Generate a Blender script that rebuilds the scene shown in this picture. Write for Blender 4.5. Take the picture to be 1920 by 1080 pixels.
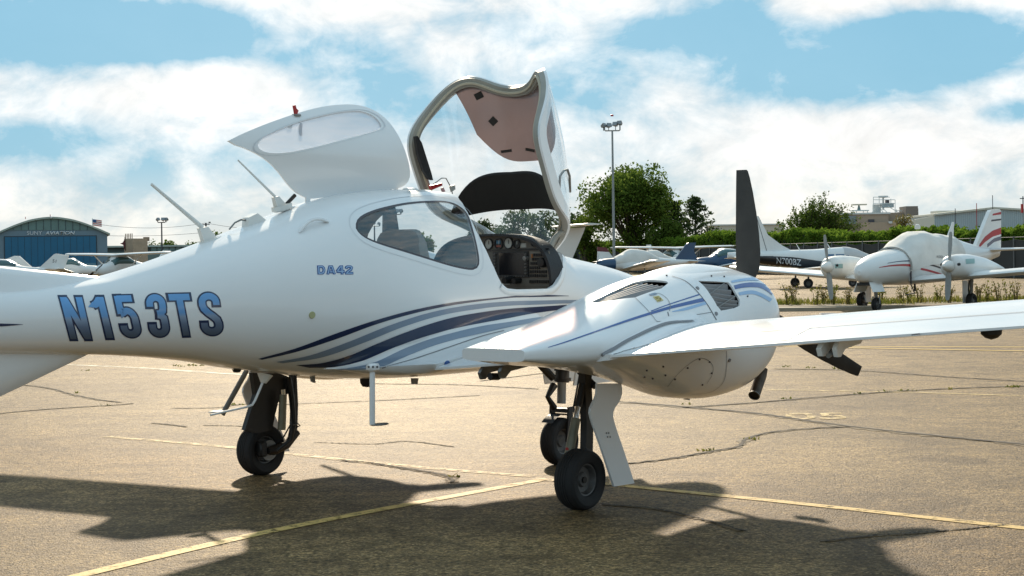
import bpy, bmesh, math, random
from mathutils import Vector, Matrix
from mathutils.bvhtree import BVHTree
from mathutils.geometry import tessellate_polygon

for o in list(bpy.data.objects): bpy.data.objects.remove(o)
S = bpy.context.scene
COL = S.collection
R = math.radians
random.seed(7)

# ------------------------------------------------------------------ camera
FPX, PX0, PY0, ROLL, CAMH = 3100.0, 960.0, 485.0, 0.014, 1.56
cam = bpy.data.cameras.new('camera'); camo = bpy.data.objects.new('camera', cam); COL.objects.link(camo)
cam.sensor_width = 36; cam.lens = FPX / 1920 * 36; cam.clip_end = 6000; cam.clip_start = 0.1
cam.shift_y = -(540 - PY0) / 1920
camo.matrix_world = Matrix.Translation((0, 0, CAMH)) @ Matrix.Rotation(R(90), 4, 'X') @ Matrix.Rotation(-ROLL, 4, 'Z')
S.camera = camo

# ------------------------------------------------------------------ sky, sun, exposure
SUN_EL, SUN_AZ = R(27.0), math.atan2(-0.072, 0.997)      # azimuth measured from +Y towards +X
sunl = bpy.data.lights.new('sun', 'SUN'); suno = bpy.data.objects.new('sun', sunl); COL.objects.link(suno)
sunl.energy = 4.6; sunl.angle = R(1.8); sunl.color = (1.0, 0.85, 0.65)
sd = Vector((math.sin(SUN_AZ) * math.cos(SUN_EL), math.cos(SUN_AZ) * math.cos(SUN_EL), math.sin(SUN_EL)))
suno.rotation_euler = sd.to_track_quat('Z', 'Y').to_euler()

W = bpy.data.worlds.new('World'); S.world = W; W.use_nodes = True
nt = W.node_tree; nt.nodes.clear()
def N(t, **k):
    n = nt.nodes.new(t)
    for a, b in k.items(): setattr(n, a, b)
    return n
def wmath(op, a, b=None, c=None):
    n = N('ShaderNodeMath', operation=op)
    for i, v in enumerate((a, b, c)):
        if v is None: continue
        if hasattr(v, 'links'): nt.links.new(v, n.inputs[i])
        else: n.inputs[i].default_value = v
    return n.outputs[0]
out = N('ShaderNodeOutputWorld'); bg = N('ShaderNodeBackground'); bg.inputs[1].default_value = 0.078
sky = N('ShaderNodeTexSky', sky_type='NISHITA'); sky.sun_disc = False
sky.sun_elevation = SUN_EL; sky.sun_rotation = SUN_AZ; sky.air_density = 1.0; sky.dust_density = 0.6; sky.ozone_density = 1.6
tc = N('ShaderNodeTexCoord')
sep = N('ShaderNodeSeparateXYZ'); nt.links.new(tc.outputs['Generated'], sep.inputs[0])
zc = wmath('MAXIMUM', sep.outputs[2], 0.0)
# cloud layers: noise over the direction, stretched sideways; a few open blue gaps
def cloudnoise(sx, sz, off, scale, detail, rough, dist):
    m = N('ShaderNodeMapping'); m.inputs['Scale'].default_value = (sx, sx, sz); m.inputs['Location'].default_value = off
    nt.links.new(tc.outputs['Generated'], m.inputs[0])
    n = N('ShaderNodeTexNoise'); nt.links.new(m.outputs[0], n.inputs['Vector'])
    n.inputs['Scale'].default_value = scale; n.inputs['Detail'].default_value = detail
    n.inputs['Roughness'].default_value = rough; n.inputs['Distortion'].default_value = dist
    return n.outputs[0]
n1 = cloudnoise(1.0, 1.9, (3.1, 0.0, 0.4), 6.5, 8, 0.58, 0.4)
n2 = cloudnoise(1.0, 1.7, (1.7, 2.0, 5.4), 17, 8, 0.62, 0.35)
n3 = cloudnoise(1.0, 1.4, (7.7, 1.0, 2.4), 46, 6, 0.60, 0.5)
def gap(px, py, rx, rz, amt):
    # soft opening in the clouds round one direction; negative amounts thicken them
    a = math.atan2(px - PX0, FPX); e = (PY0 - py) / FPX
    d = Vector((math.sin(a), math.cos(a), e))
    v = N('ShaderNodeVectorMath', operation='SUBTRACT'); nt.links.new(tc.outputs['Generated'], v.inputs[0]); v.inputs[1].default_value = d
    v2 = N('ShaderNodeVectorMath', operation='DIVIDE'); nt.links.new(v.outputs[0], v2.inputs[0]); v2.inputs[1].default_value = (rx, 0.6, rz)
    v3 = N('ShaderNodeVectorMath', operation='LENGTH'); nt.links.new(v2.outputs[0], v3.inputs[0])
    mr = N('ShaderNodeMapRange', interpolation_type='SMOOTHSTEP'); nt.links.new(v3.outputs['Value'], mr.inputs[0])
    mr.inputs[1].default_value = 0.25; mr.inputs[2].default_value = 1.15; mr.inputs[3].default_value = amt; mr.inputs[4].default_value = 0.0
    return mr.outputs[0]
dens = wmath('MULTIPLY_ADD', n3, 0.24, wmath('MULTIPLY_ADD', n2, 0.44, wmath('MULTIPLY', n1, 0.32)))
gaps = [(960, 250, .62, .27, -.108), (150, 60, .11, .030, .26), (400, 70, .07, .022, .18), (640, 110, .06, .022, .17), (780, 195, .08, .026, .16), (60, 262, .07, .014, .11), (620, 330, .06, .016, .06),  # first entry thickens cloud ahead; unseen sky kept clearer for dimmer, bluer fill
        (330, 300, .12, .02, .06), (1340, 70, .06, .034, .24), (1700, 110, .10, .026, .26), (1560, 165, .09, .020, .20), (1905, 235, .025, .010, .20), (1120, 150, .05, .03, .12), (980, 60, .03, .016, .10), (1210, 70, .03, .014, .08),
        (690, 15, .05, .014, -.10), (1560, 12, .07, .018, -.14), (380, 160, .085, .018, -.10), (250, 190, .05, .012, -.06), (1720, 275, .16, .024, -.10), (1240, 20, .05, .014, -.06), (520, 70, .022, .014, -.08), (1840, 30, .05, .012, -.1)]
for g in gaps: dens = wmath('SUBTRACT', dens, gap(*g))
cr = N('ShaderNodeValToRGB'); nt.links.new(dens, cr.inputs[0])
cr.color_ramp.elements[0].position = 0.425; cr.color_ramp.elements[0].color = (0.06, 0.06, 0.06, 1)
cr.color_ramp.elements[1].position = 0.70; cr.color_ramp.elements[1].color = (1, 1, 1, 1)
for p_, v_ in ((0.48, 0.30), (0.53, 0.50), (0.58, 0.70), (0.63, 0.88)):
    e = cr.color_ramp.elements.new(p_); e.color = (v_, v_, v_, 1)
# clouds merge into a pale layer near the horizon
hz = N('ShaderNodeMapRange', interpolation_type='SMOOTHSTEP'); nt.links.new(zc, hz.inputs[0])
hz.inputs[1].default_value = 0.0; hz.inputs[2].default_value = 0.075; hz.inputs[3].default_value = 0.85; hz.inputs[4].default_value = 0.0
mask = wmath('MAXIMUM', cr.outputs[0], hz.outputs[0])
ccol = N('ShaderNodeMix', data_type='RGBA'); nt.links.new(hz.outputs[0], ccol.inputs[0])
ccol.inputs[6].default_value = (11.3, 11.3, 11.1, 1); ccol.inputs[7].default_value = (10.7, 10.2, 9.0, 1)
shd = N('ShaderNodeMapRange'); nt.links.new(n2, shd.inputs[0]); shd.inputs[1].default_value = 0.35; shd.inputs[2].default_value = 0.65; shd.inputs[3].default_value = 0.88; shd.inputs[4].default_value = 1.10
csh = N('ShaderNodeVectorMath', operation='SCALE'); nt.links.new(ccol.outputs[2], csh.inputs[0]); nt.links.new(shd.outputs[0], csh.inputs['Scale'])
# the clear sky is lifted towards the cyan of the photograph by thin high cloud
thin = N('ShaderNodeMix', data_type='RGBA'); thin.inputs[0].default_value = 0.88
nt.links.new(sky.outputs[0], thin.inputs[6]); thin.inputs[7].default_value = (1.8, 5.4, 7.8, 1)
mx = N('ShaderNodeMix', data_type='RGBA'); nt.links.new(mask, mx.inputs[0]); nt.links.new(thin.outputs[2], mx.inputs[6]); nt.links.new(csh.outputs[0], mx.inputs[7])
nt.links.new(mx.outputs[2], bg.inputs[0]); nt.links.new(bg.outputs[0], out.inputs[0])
S.view_settings.view_transform = 'Standard'; S.view_settings.look = 'None'; S.view_settings.exposure = 0.24; S.view_settings.gamma = 1
S.view_settings.use_curve_mapping = False
S.render.engine = 'CYCLES'
S.cycles.max_bounces = 8; S.cycles.transparent_max_bounces = 16

# ------------------------------------------------------------------ pixel measuring helpers (photo pixel -> place in the world)
def uv(x, y):
    c, s = math.cos(ROLL), math.sin(ROLL); dx, dy = x - PX0, y - PY0
    return (dx * c - dy * s) / FPX, (dy * c + dx * s) / FPX
def G(x, y, z=0.0):
    u, v = uv(x, y); Z = (CAMH - z) / v
    return Vector((u * Z, Z, z))
def AT(x, y, Z):
    u, v = uv(x, y)
    return Vector((u * Z, Z, CAMH - v * Z))
HORZ = lambda x: PY0 - (x - PX0) * ROLL

# ------------------------------------------------------------------ materials
MATS = {}
def mat(name, col, rough=0.5, metal=0.0, coat=0.0, noise=None, bump=None, spec=0.5, trans=0.0):
    """noise=(scale, amount[, detail]) varies the colour; bump=(scale, strength)"""
    if name in MATS: return MATS[name]
    m = bpy.data.materials.new(name); m.use_nodes = True; MATS[name] = m
    t = m.node_tree; b = t.nodes['Principled BSDF']
    b.inputs['Base Color'].default_value = (*col, 1); b.inputs['Roughness'].default_value = rough
    b.inputs['Metallic'].default_value = metal; b.inputs['Coat Weight'].default_value = coat; b.inputs['Coat Roughness'].default_value = 0.035
    b.inputs['Specular IOR Level'].default_value = spec
    if trans: b.inputs['Transmission Weight'].default_value = trans
    if noise or bump:
        co = t.nodes.new('ShaderNodeTexCoord')
    if noise:
        n = t.nodes.new('ShaderNodeTexNoise'); t.links.new(co.outputs['Object'], n.inputs['Vector'])
        n.inputs['Scale'].default_value = noise[0]; n.inputs['Detail'].default_value = noise[2] if len(noise) > 2 else 6
        mr = t.nodes.new('ShaderNodeMapRange'); t.links.new(n.outputs[0], mr.inputs[0])
        mr.inputs[1].default_value = 0.3; mr.inputs[2].default_value = 0.7; mr.inputs[3].default_value = 1 - noise[1]; mr.inputs[4].default_value = 1 + noise[1]
        h = t.nodes.new('ShaderNodeMix'); h.data_type = 'RGBA'; h.blend_type = 'MULTIPLY'; h.inputs[0].default_value = 1
        h.inputs[6].default_value = (*col, 1); t.links.new(mr.outputs[0], h.inputs[7]); t.links.new(h.outputs[2], b.inputs['Base Color'])
        mr2 = t.nodes.new('ShaderNodeMapRange'); t.links.new(n.outputs[0], mr2.inputs[0])
        mr2.inputs[3].default_value = max(0.02, rough * 0.8); mr2.inputs[4].default_value = min(1, rough * 1.25); t.links.new(mr2.outputs[0], b.inputs['Roughness'])
    if bump:
        n = t.nodes.new('ShaderNodeTexNoise'); t.links.new(co.outputs['Object'], n.inputs['Vector']); n.inputs['Scale'].default_value = bump[0]; n.inputs['Detail'].default_value = 5
        bp = t.nodes.new('ShaderNodeBump'); bp.inputs['Strength'].default_value = bump[1]; bp.inputs['Distance'].default_value = 0.02
        t.links.new(n.outputs[0], bp.inputs['Height']); t.links.new(bp.outputs[0], b.inputs['Normal'])
    return m
def glass(name, tint, refl=0.08, rough=0.02, opac=0.0, ocol=(0.5, 0.5, 0.5)):
    if name in MATS: return MATS[name]
    m = bpy.data.materials.new(name); m.use_nodes = True; MATS[name] = m
    t = m.node_tree; t.nodes.clear()
    o = t.nodes.new('ShaderNodeOutputMaterial'); tr = t.nodes.new('ShaderNodeBsdfTransparent'); tr.inputs[0].default_value = (*tint, 1)
    gl = t.nodes.new('ShaderNodeBsdfGlossy'); gl.inputs['Roughness'].default_value = rough; gl.inputs[0].default_value = (1, 1, 1, 1)
    ge = t.nodes.new('ShaderNodeNewGeometry'); dt = t.nodes.new('ShaderNodeVectorMath'); dt.operation = 'DOT_PRODUCT'
    t.links.new(ge.outputs['Normal'], dt.inputs[0]); t.links.new(ge.outputs['Incoming'], dt.inputs[1])
    def mth(op, a, b):
        n = t.nodes.new('ShaderNodeMath'); n.operation = op; n.use_clamp = op == 'MULTIPLY_ADD'
        for i, v in enumerate((a, b) if not isinstance(b, tuple) else (a, *b)):
            if hasattr(v, 'links'): t.links.new(v, n.inputs[i])
            else: n.inputs[i].default_value = v
        return n.outputs[0]
    f5 = mth('POWER', mth('SUBTRACT', 1.0, mth('ABSOLUTE', dt.outputs['Value'], 0)), 5.0)
    class ad: outputs = [mth('MULTIPLY_ADD', f5, (0.75 * (1 - refl), refl))]
    mx = t.nodes.new('ShaderNodeMixShader'); t.links.new(ad.outputs[0], mx.inputs[0]); 
    if opac:
        df = t.nodes.new('ShaderNodeBsdfDiffuse'); df.inputs[0].default_value = (*ocol, 1)
        tl = t.nodes.new('ShaderNodeBsdfTranslucent'); tl.inputs[0].default_value = (*ocol, 1)
        m3 = t.nodes.new('ShaderNodeMixShader'); m3.inputs[0].default_value = 0.5; t.links.new(df.outputs[0], m3.inputs[1]); t.links.new(tl.outputs[0], m3.inputs[2])
        m2 = t.nodes.new('ShaderNodeMixShader'); m2.inputs[0].default_value = opac
        t.links.new(tr.outputs[0], m2.inputs[1]); t.links.new(m3.outputs[0], m2.inputs[2]); t.links.new(m2.outputs[0], mx.inputs[1])
    else: t.links.new(tr.outputs[0], mx.inputs[1])
    t.links.new(gl.outputs[0], mx.inputs[2]); t.links.new(mx.outputs[0], o.inputs[0])
    return m
WHITE = mat('white_paint', (0.80, 0.80, 0.795), 0.24, coat=0.35, noise=(1.3, 0.02))
WHITE2 = mat('worn_white_paint', (0.74, 0.73, 0.69), 0.42, coat=0.2, noise=(2.5, 0.08))
CREAM = mat('cream_paint', (0.70, 0.66, 0.55), 0.45, noise=(2.5, 0.08))
NAVY = mat('navy_paint', (0.006, 0.020, 0.070), 0.28, coat=0.5)
BLUE = mat('blue_paint', (0.02, 0.085, 0.30), 0.3, coat=0.5)
LAV = mat('silver_blue_paint', (0.215, 0.275, 0.36), 0.32, coat=0.4)
PALEBLUE = mat('pale_blue_paint', (0.30, 0.46, 0.68), 0.32, coat=0.4)
BLACK = mat('black_plastic', (0.012, 0.012, 0.013), 0.55, bump=(60, .15))
RUBBER = mat('tyre_rubber', (0.014, 0.013, 0.013), 0.75, noise=(14, .35))
BLADE = mat('blade_black', (0.035, 0.033, 0.030), 0.62, noise=(9, .25), bump=(220, .12))
GEARBLK = mat('gear_black', (0.014, 0.013, 0.012), 0.45, noise=(20, .3))
OLIVE = mat('strut_olive', (0.20, 0.185, 0.13), 0.45, metal=0.3, noise=(12, .2))
CHROME = mat('chrome', (0.75, 0.75, 0.75), 0.12, metal=1.0)
STEEL = mat('grey_steel', (0.26, 0.26, 0.25), 0.5, metal=0.8, noise=(12, .15))
FRAME = mat('canopy_frame_grey', (0.30, 0.285, 0.245), 0.5, noise=(7, .12))
SEAL = mat('seal_beige', (0.50, 0.44, 0.33), 0.6)
LINER = mat('cabin_liner', (0.10, 0.092, 0.083), 0.85, noise=(18, .15))
TAN = mat('seat_leather', (0.42, 0.33, 0.26), 0.6, noise=(9, .12), bump=(70, .12))
PANEL = mat('instrument_panel_grey', (0.13, 0.115, 0.095), 0.6, noise=(25, .08))
KNOB = mat('knob_black', (0.008, 0.008, 0.008), 0.4)
SCREEN = mat('screen_off', (0.006, 0.007, 0.010), 0.12)
DIALW = mat('dial_face', (0.42, 0.42, 0.38), 0.4)
DIALB = mat('dial_black', (0.012, 0.012, 0.012), 0.3)
RED = mat('red_paint', (0.42, 0.02, 0.02), 0.4)
YEL = mat('pale_yellow_sticker', (0.62, 0.52, 0.22), 0.5)
GREYP = mat('grey_seam', (0.22, 0.22, 0.23), 0.5)
SEAM = mat('dark_seam', (0.06, 0.055, 0.065), 0.5)
LOUV = mat('louvre_grey', (0.22, 0.22, 0.225), 0.55)
EXH = mat('exhaust_steel', (0.10, 0.075, 0.055), 0.5, metal=0.8, noise=(14, .4))
GLASS = glass('canopy_acrylic', (0.93, 0.95, 0.96), 0.035)
WGLASS = glass('tinted_window_acrylic', (0.80, 0.85, 0.88), 0.07)
SHADE = glass('sunshade_film', (0.52, 0.44, 0.43), 0.02, 0.2, opac=0.5, ocol=(0.40, 0.315, 0.295))

# ------------------------------------------------------------------ object helpers
def link(o, parent=None):
    COL.objects.link(o)
    if parent: o.parent = parent
    return o
def thing(name, label, cat, loc=(0, 0, 0), rotz=0.0, group=None):
    o = bpy.data.objects.new(name, None); o.empty_display_size = 0.3
    o.location = loc; o.rotation_euler = (0, 0, rotz); COL.objects.link(o)
    return tag(o, label, cat, group)
def tag(o, label=None, cat=None, group=None, kind=None):
    if label: o['label'] = label
    if cat: o['category'] = cat
    if group: o['group'] = group
    if kind: o['kind'] = kind
    return o
def raw(name, V, Fc, mats, parent=None, smooth=True, ang=42, midx=None, uvs=None):
    me = bpy.data.meshes.new(name); me.from_pydata([tuple(v) for v in V], [], Fc)
    for m in (mats if isinstance(mats, (list, tuple)) else [mats]): me.materials.append(m)
    if midx: me.polygons.foreach_set('material_index', midx)
    if uvs:
        ul = me.uv_layers.new(name='UVMap')
        for lp in me.loops: ul.data[lp.index].uv = uvs[lp.vertex_index]
    if smooth:
        me.polygons.foreach_set('use_smooth', [True] * len(me.polygons)); me.set_sharp_from_angle(angle=R(ang))
    me.update()
    return link(bpy.data.objects.new(name, me), parent)
def fixnormals(o):
    bm = bmesh.new(); bm.from_mesh(o.data); bmesh.ops.recalc_face_normals(bm, faces=bm.faces); bm.to_mesh(o.data); bm.free(); return o
class MB:
    def __init__(s): s.V = []; s.F = []; s.M = []
    def add(s, V, Fc, mi=0):
        k = len(s.V); s.V += [Vector(v) for v in V]; s.F += [tuple(i + k for i in f) for f in Fc]; s.M += [mi] * len(Fc); return s
    def box(s, c, d, rot=None, mi=0, bev=0.0):
        x, y, z = d[0] / 2, d[1] / 2, d[2] / 2; c = Vector(c)
        if bev > 0:
            e = min(bev, x * .9, y * .9, z * .9)
            P = []
            for sx in (-1, 1):
                for sy in (-1, 1):
                    for sz in (-1, 1):
                        P += [Vector((sx * x, sy * (y - e), sz * (z - e))), Vector((sx * (x - e), sy * y, sz * (z - e))), Vector((sx * (x - e), sy * (y - e), sz * z))]
            bm = bmesh.new()
            for p in P: bm.verts.new(p)
            bmesh.ops.convex_hull(bm, input=bm.verts); bm.verts.index_update()
            V = [v.co.copy() for v in bm.verts]; Fc = [[v.index for v in f.verts] for f in bm.faces]; bm.free()
        else:
            V = [Vector((sx * x, sy * y, sz * z)) for sx in (-1, 1) for sy in (-1, 1) for sz in (-1, 1)]
            Fc = [(0, 1, 3, 2), (4, 6, 7, 5), (0, 4, 5, 1), (2, 3, 7, 6), (0, 2, 6, 4), (1, 5, 7, 3)]
        if rot is not None: V = [rot @ v for v in V]
        return s.add([c + v for v in V], Fc, mi)
    def tube(s, pts, r, n=10, mi=0, caps=True, flat=1.0):
        pts = [Vector(p) for p in pts]; rr = r if isinstance(r, (list, tuple)) else [r] * len(pts)
        V = []; Fc = []; up = None
        for i, p in enumerate(pts):
            d = (pts[min(i + 1, len(pts) - 1)] - pts[max(i - 1, 0)]).normalized()
            if up is None:
                up = Vector((0, 0, 1)) if abs(d.z) < .9 else Vector((1, 0, 0))
            a = (up - d * up.dot(d)).normalized(); up = a; b = d.cross(a)
            for k in range(n):
                t = 2 * math.pi * k / n
                V.append(p + (a * math.cos(t) + b * math.sin(t) * flat) * rr[i])
        for i in range(len(pts) - 1):
            for k in range(n): Fc.append((i * n + k, i * n + (k + 1) % n, (i + 1) * n + (k + 1) % n, (i + 1) * n + k))
        if caps: Fc.append(tuple(reversed(range(n)))); Fc.append(tuple(range((len(pts) - 1) * n, len(pts) * n)))
        return s.add(V, Fc, mi)
    def lathe(s, prof, c, axis, n=24, mi=0, closed=False):
        """prof: (radius, offset along axis)"""
        axis = Vector(axis).normalized(); u = axis.orthogonal().normalized(); v = axis.cross(u); c = Vector(c)
        V = []; Fc = []; m = len(prof)
        for k in range(n):
            t = 2 * math.pi * k / n; d = u * math.cos(t) + v * math.sin(t)
            for (r, o) in prof: V.append(c + axis * o + d * r)
        for k in range(n):
            for j in range(m if closed else m - 1):
                j2 = (j + 1) % m; k2 = (k + 1) % n
                Fc.append((k * m + j, k2 * m + j, k2 * m + j2, k * m + j2))
        return s.add(V, Fc, mi)
    def loft(s, rings, cap=True, closed=True, mi=0):
        n = len(rings[0]); V = [p for r_ in rings for p in r_]; Fc = []
        for i in range(len(rings) - 1):
            for k in range(n if closed else n - 1):
                k2 = (k + 1) % n
                Fc.append((i * n + k, i * n + k2, (i + 1) * n + k2, (i + 1) * n + k))
        if cap: Fc.append(tuple(reversed(range(n)))); Fc.append(tuple(range((len(rings) - 1) * n, len(rings) * n)))
        return s.add(V, Fc, mi)
    def prism(s, poly, a, b, mi=0):
        """poly: list of 3D points; extruded from +a to +b (vectors)"""
        a = Vector(a); b = Vector(b); n = len(poly); P = [Vector(p) for p in poly]
        V = [p + a for p in P] + [p + b for p in P]
        Fc = [tuple(reversed(range(n))), tuple(range(n, 2 * n))] + [(i, (i + 1) % n, n + (i + 1) % n, n + i) for i in range(n)]
        return s.add(V, Fc, mi)
    def build(s, name, mats, parent=None, smooth=True, ang=42, fix=True):
        o = raw(name, s.V, s.F, mats, parent, False, ang, s.M if isinstance(mats, (list, tuple)) else None)
        if fix: fixnormals(o)
        if smooth:
            o.data.polygons.foreach_set('use_smooth', [True] * len(o.data.polygons)); o.data.set_sharp_from_angle(angle=R(ang))
        return o
def pchip(xs, ys):
    n = len(xs); h = [xs[i + 1] - xs[i] for i in range(n - 1)]; d = [(ys[i + 1] - ys[i]) / h[i] for i in range(n - 1)]
    m = [0.0] * n; m[0] = d[0]; m[-1] = d[-1]
    for i in range(1, n - 1):
        if d[i - 1] * d[i] > 0:
            w1 = 2 * h[i] + h[i - 1]; w2 = h[i] + 2 * h[i - 1]; m[i] = (w1 + w2) / (w1 / d[i - 1] + w2 / d[i])
    def f(x):
        if x <= xs[0]: return ys[0]
        if x >= xs[-1]: return ys[-1]
        i = 0
        while x > xs[i + 1]: i += 1
        t = (x - xs[i]) / h[i]; t2 = t * t; t3 = t2 * t
        return (2 * t3 - 3 * t2 + 1) * ys[i] + (t3 - 2 * t2 + t) * h[i] * m[i] + (-2 * t3 + 3 * t2) * ys[i + 1] + (t3 - t2) * h[i] * m[i + 1]
    return f
def table(rows):
    cols = list(zip(*rows)); return [pchip(cols[0], c) for c in cols[1:]]
def spline(pts, n):
    """Catmull-Rom through points (tuples of any length), n samples in all, even in chord length"""
    L = [0.0]
    for a, b in zip(pts, pts[1:]): L.append(L[-1] + max(1e-6, math.sqrt(sum((p - q) ** 2 for p, q in zip(a, b)))))
    fs = [pchip_cr(L, [p[k] for p in pts]) for k in range(len(pts[0]))]
    return [tuple(f(L[-1] * i / (n - 1)) for f in fs) for i in range(n)]
def pchip_cr(xs, ys):
    n = len(xs); m = []
    for i in range(n):
        if i == 0: m.append((ys[1] - ys[0]) / (xs[1] - xs[0]))
        elif i == n - 1: m.append((ys[-1] - ys[-2]) / (xs[-1] - xs[-2]))
        else: m.append((ys[i + 1] - ys[i - 1]) / (xs[i + 1] - xs[i - 1]))
    def f(x):
        i = 0
        while i < n - 2 and x > xs[i + 1]: i += 1
        h = xs[i + 1] - xs[i]; t = min(1, max(0, (x - xs[i]) / h)); t2 = t * t; t3 = t2 * t
        return (2 * t3 - 3 * t2 + 1) * ys[i] + (t3 - 2 * t2 + t) * h * m[i] + (-2 * t3 + 3 * t2) * ys[i + 1] + (t3 - t2) * h * m[i + 1]
    return f
def modmesh(o, mods):
    """apply modifiers by evaluating; replaces the mesh"""
    for typ, kw in mods:
        md = o.modifiers.new(typ, typ)
        for k, v in kw.items(): setattr(md, k, v)
    dg = bpy.context.evaluated_depsgraph_get(); dg.update()
    me = bpy.data.meshes.new_from_object(o.evaluated_get(dg)); o.modifiers.clear(); o.data = me
    return o
def smooth(o, ang=42):
    o.data.polygons.foreach_set('use_smooth', [True] * len(o.data.polygons)); o.data.set_sharp_from_angle(angle=R(ang)); return o
def drop(o): bpy.data.objects.remove(o)

# ================================================================== THE TWIN ENGINE AIRPLANE IN THE FOREGROUND
ORG = Vector((-0.7306, 11.194, 0)); FW = (0.640, 0.768)
ROT = math.atan2(FW[1], FW[0])
plane = thing('twin_engine_airplane', 'big white twin engine airplane in front with raised canopy and blue swoosh stripes', 'airplane', ORG, ROT)
RM = Matrix.Translation(ORG) @ Matrix.Rotation(ROT, 4, 'Z'); RI = RM.inverted()
CAML = RI @ Vector((0, 0, CAMH))
def A(t, b, z): return Vector((t, -b, z))          # t forward of the main wheels, b to starboard, z up
def ray(x, y):
    u, v = uv(x, y); return (RI.to_3x3() @ Vector((u, 1, -v))).normalized()
def LB(x, y, b):
    d = ray(x, y); k = (-b - CAML.y) / d.y; return CAML + d * k
def LT(x, y, t):
    d = ray(x, y); k = (t - CAML.x) / d.x; return CAML + d * k
def hit(bvh, x, y):
    p, n, i, d = bvh.ray_cast(CAML, ray(x, y)); 
    return (p, n) if p else (None, None)
def sgnpow(c, e): return math.copysign(abs(c) ** e, c)

# ---------------------------------------------------------------- fuselage
FT = [  # t, top, bottom, half width, widest height
    (-5.62, 1.44, 1.36, .02, 1.40), (-5.4, 1.475, 1.29, .07, 1.38), (-4.6, 1.46, 1.19, .115, 1.325), (-3.8, 1.44, 1.125, .145, 1.285), (-3.12, 1.435, 1.09, .175, 1.27), (-2.52, 1.487, 1.055, .225, 1.28),
    (-2.2, 1.555, 1.025, .27, 1.29), (-1.9, 1.635, .985, .33, 1.30), (-1.55, 1.735, .92, .405, 1.31), (-1.2, 1.84, .872, .475, 1.32), (-.9, 1.93, .83, .535, 1.32),
    (-.5, 2.005, .79, .59, 1.32), (-.1, 2.035, .773, .615, 1.32), (.2, 2.035, .768, .622, 1.32), (.5, 2.00, .768, .622, 1.32), (.8, 1.92, .77, .615, 1.30), (1.1, 1.775, .785, .585, 1.27),
    (1.34, 1.635, .81, .545, 1.24), (1.64, 1.575, .85, .485, 1.22), (2.04, 1.515, .90, .405, 1.20), (2.39, 1.45, .945, .325, 1.19), (2.71, 1.365, .99, .235, 1.175), (2.93, 1.28, 1.04, .13, 1.16), (3.0, 1.20, 1.12, .04, 1.16)]
f_top, f_bot, f_w, f_zm = table(FT)
NU, NL = 2.15, 2.35
def fring(t, n=80):
    zt, zb, w, zm = f_top(t), f_bot(t), f_w(t), f_zm(t); P = []
    for k in range(n):
        a = 2 * math.pi * k / n; c, s = math.cos(a), math.sin(a)
        if s >= 0: P.append(A(t, w * sgnpow(c, 2 / NU), zm + (zt - zm) * sgnpow(s, 2 / NU)))
        else: P.append(A(t, w * sgnpow(c, 2 / NL), zm + (zm - zb) * sgnpow(s, 2 / NL)))
    return P
def fb(t, z):
    """half width of the fuselage at station t, height z"""
    zt, zb, w, zm = f_top(t), f_bot(t), f_w(t), f_zm(t)
    if z >= zm: q, n = (z - zm) / max(1e-4, zt - zm), NU
    else: q, n = (zm - z) / max(1e-4, zm - zb), NL
    return w * max(0.0, 1 - min(1, q) ** n) ** (1 / n)
ts = [-5.62 + i * 0.05 for i in range(173)]; ts = [t for t in ts if t < 2.95] + [2.95, 2.98, 3.0]
FR = [fring(t) for t in ts]
mb = MB().loft(FR); fus0 = mb.build('fuselage_surface', WHITE)
# wing lines (shared with the fairing)
w_le, w_te, w_tk = table([(.3, .90, -.50, .14), (.62, .88, -.50, .14), (2.0, .80, -.50, .138), (4.3, .72, -.49, .13), (6.0, .55, -.45, .12), (6.45, .42, -.42, .11)])
def w_z0(b): return .99 + .0845 * (b - 2.07)
def wpt(b, x, up):
    c = w_le(b) - w_te(b); th = w_tk(b)
    yt = 5 * th * (.2969 * math.sqrt(x) - .126 * x - .3516 * x * x + .2843 * x ** 3 - .1015 * x ** 4) + .004 * x
    cam_ = .026 * (1 - ((x - .42) / .58) ** 2) if x > .42 else .026 * (1 - ((.42 - x) / .42) ** 2)
    return A(w_le(b) - c * x, b, w_z0(b) + .032 * (1 - x) * c + c * (cam_ + (yt if up else -yt * .92)))
def wtop(b, t):
    x = min(1, max(0, (w_le(b) - t) / (w_le(b) - w_te(b)))); return wpt(b, x, True).z
def fairing(sg):
    rings = []
    for i in range(42):
        t = -1.02 + 1.92 * i / 41
        k = min(1.0, max(0.0, (t + 1.02) / .5)); k = k * k * (3 - 2 * k); k2 = min(1.0, max(0, (.9 - t) / .22)); k2 = k2 ** .5
        wd = (.03 + .30 * k) * k2; hh = (.03 + .17 * k) * (0.35 + .65 * k2)
        zw = wtop(.62 + wd, max(t, -.49)) + (0.0 if t > -.5 else .02 * (-.5 - t))
        zf = zw + hh; bf = fb(t, zf) - .012; b0 = fb(t, zw)
        P0 = (bf, zf); P1 = (b0 + .03, zw + .015); P2 = (b0 + wd, zw + .003)
        row = []
        for j in range(11):
            s = j / 10; row.append(A(t, sg * ((1 - s) ** 2 * P0[0] + 2 * s * (1 - s) * P1[0] + s * s * P2[0]), (1 - s) ** 2 * P0[1] + 2 * s * (1 - s) * P1[1] + s * s * P2[1]))
        row.append(A(t, sg * (b0 + wd * .9), zw - .055 * k)); row.append(A(t, sg * (b0 - .06), zw - .085 * k)); row.append(A(t, sg * (bf - .08), zf - .02))
        rings.append(row)
    return MB().loft(rings).build('wing_root_fairing', WHITE, plane, ang=60)
fairR = fairing(1); fairL = fairing(-1)
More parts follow.
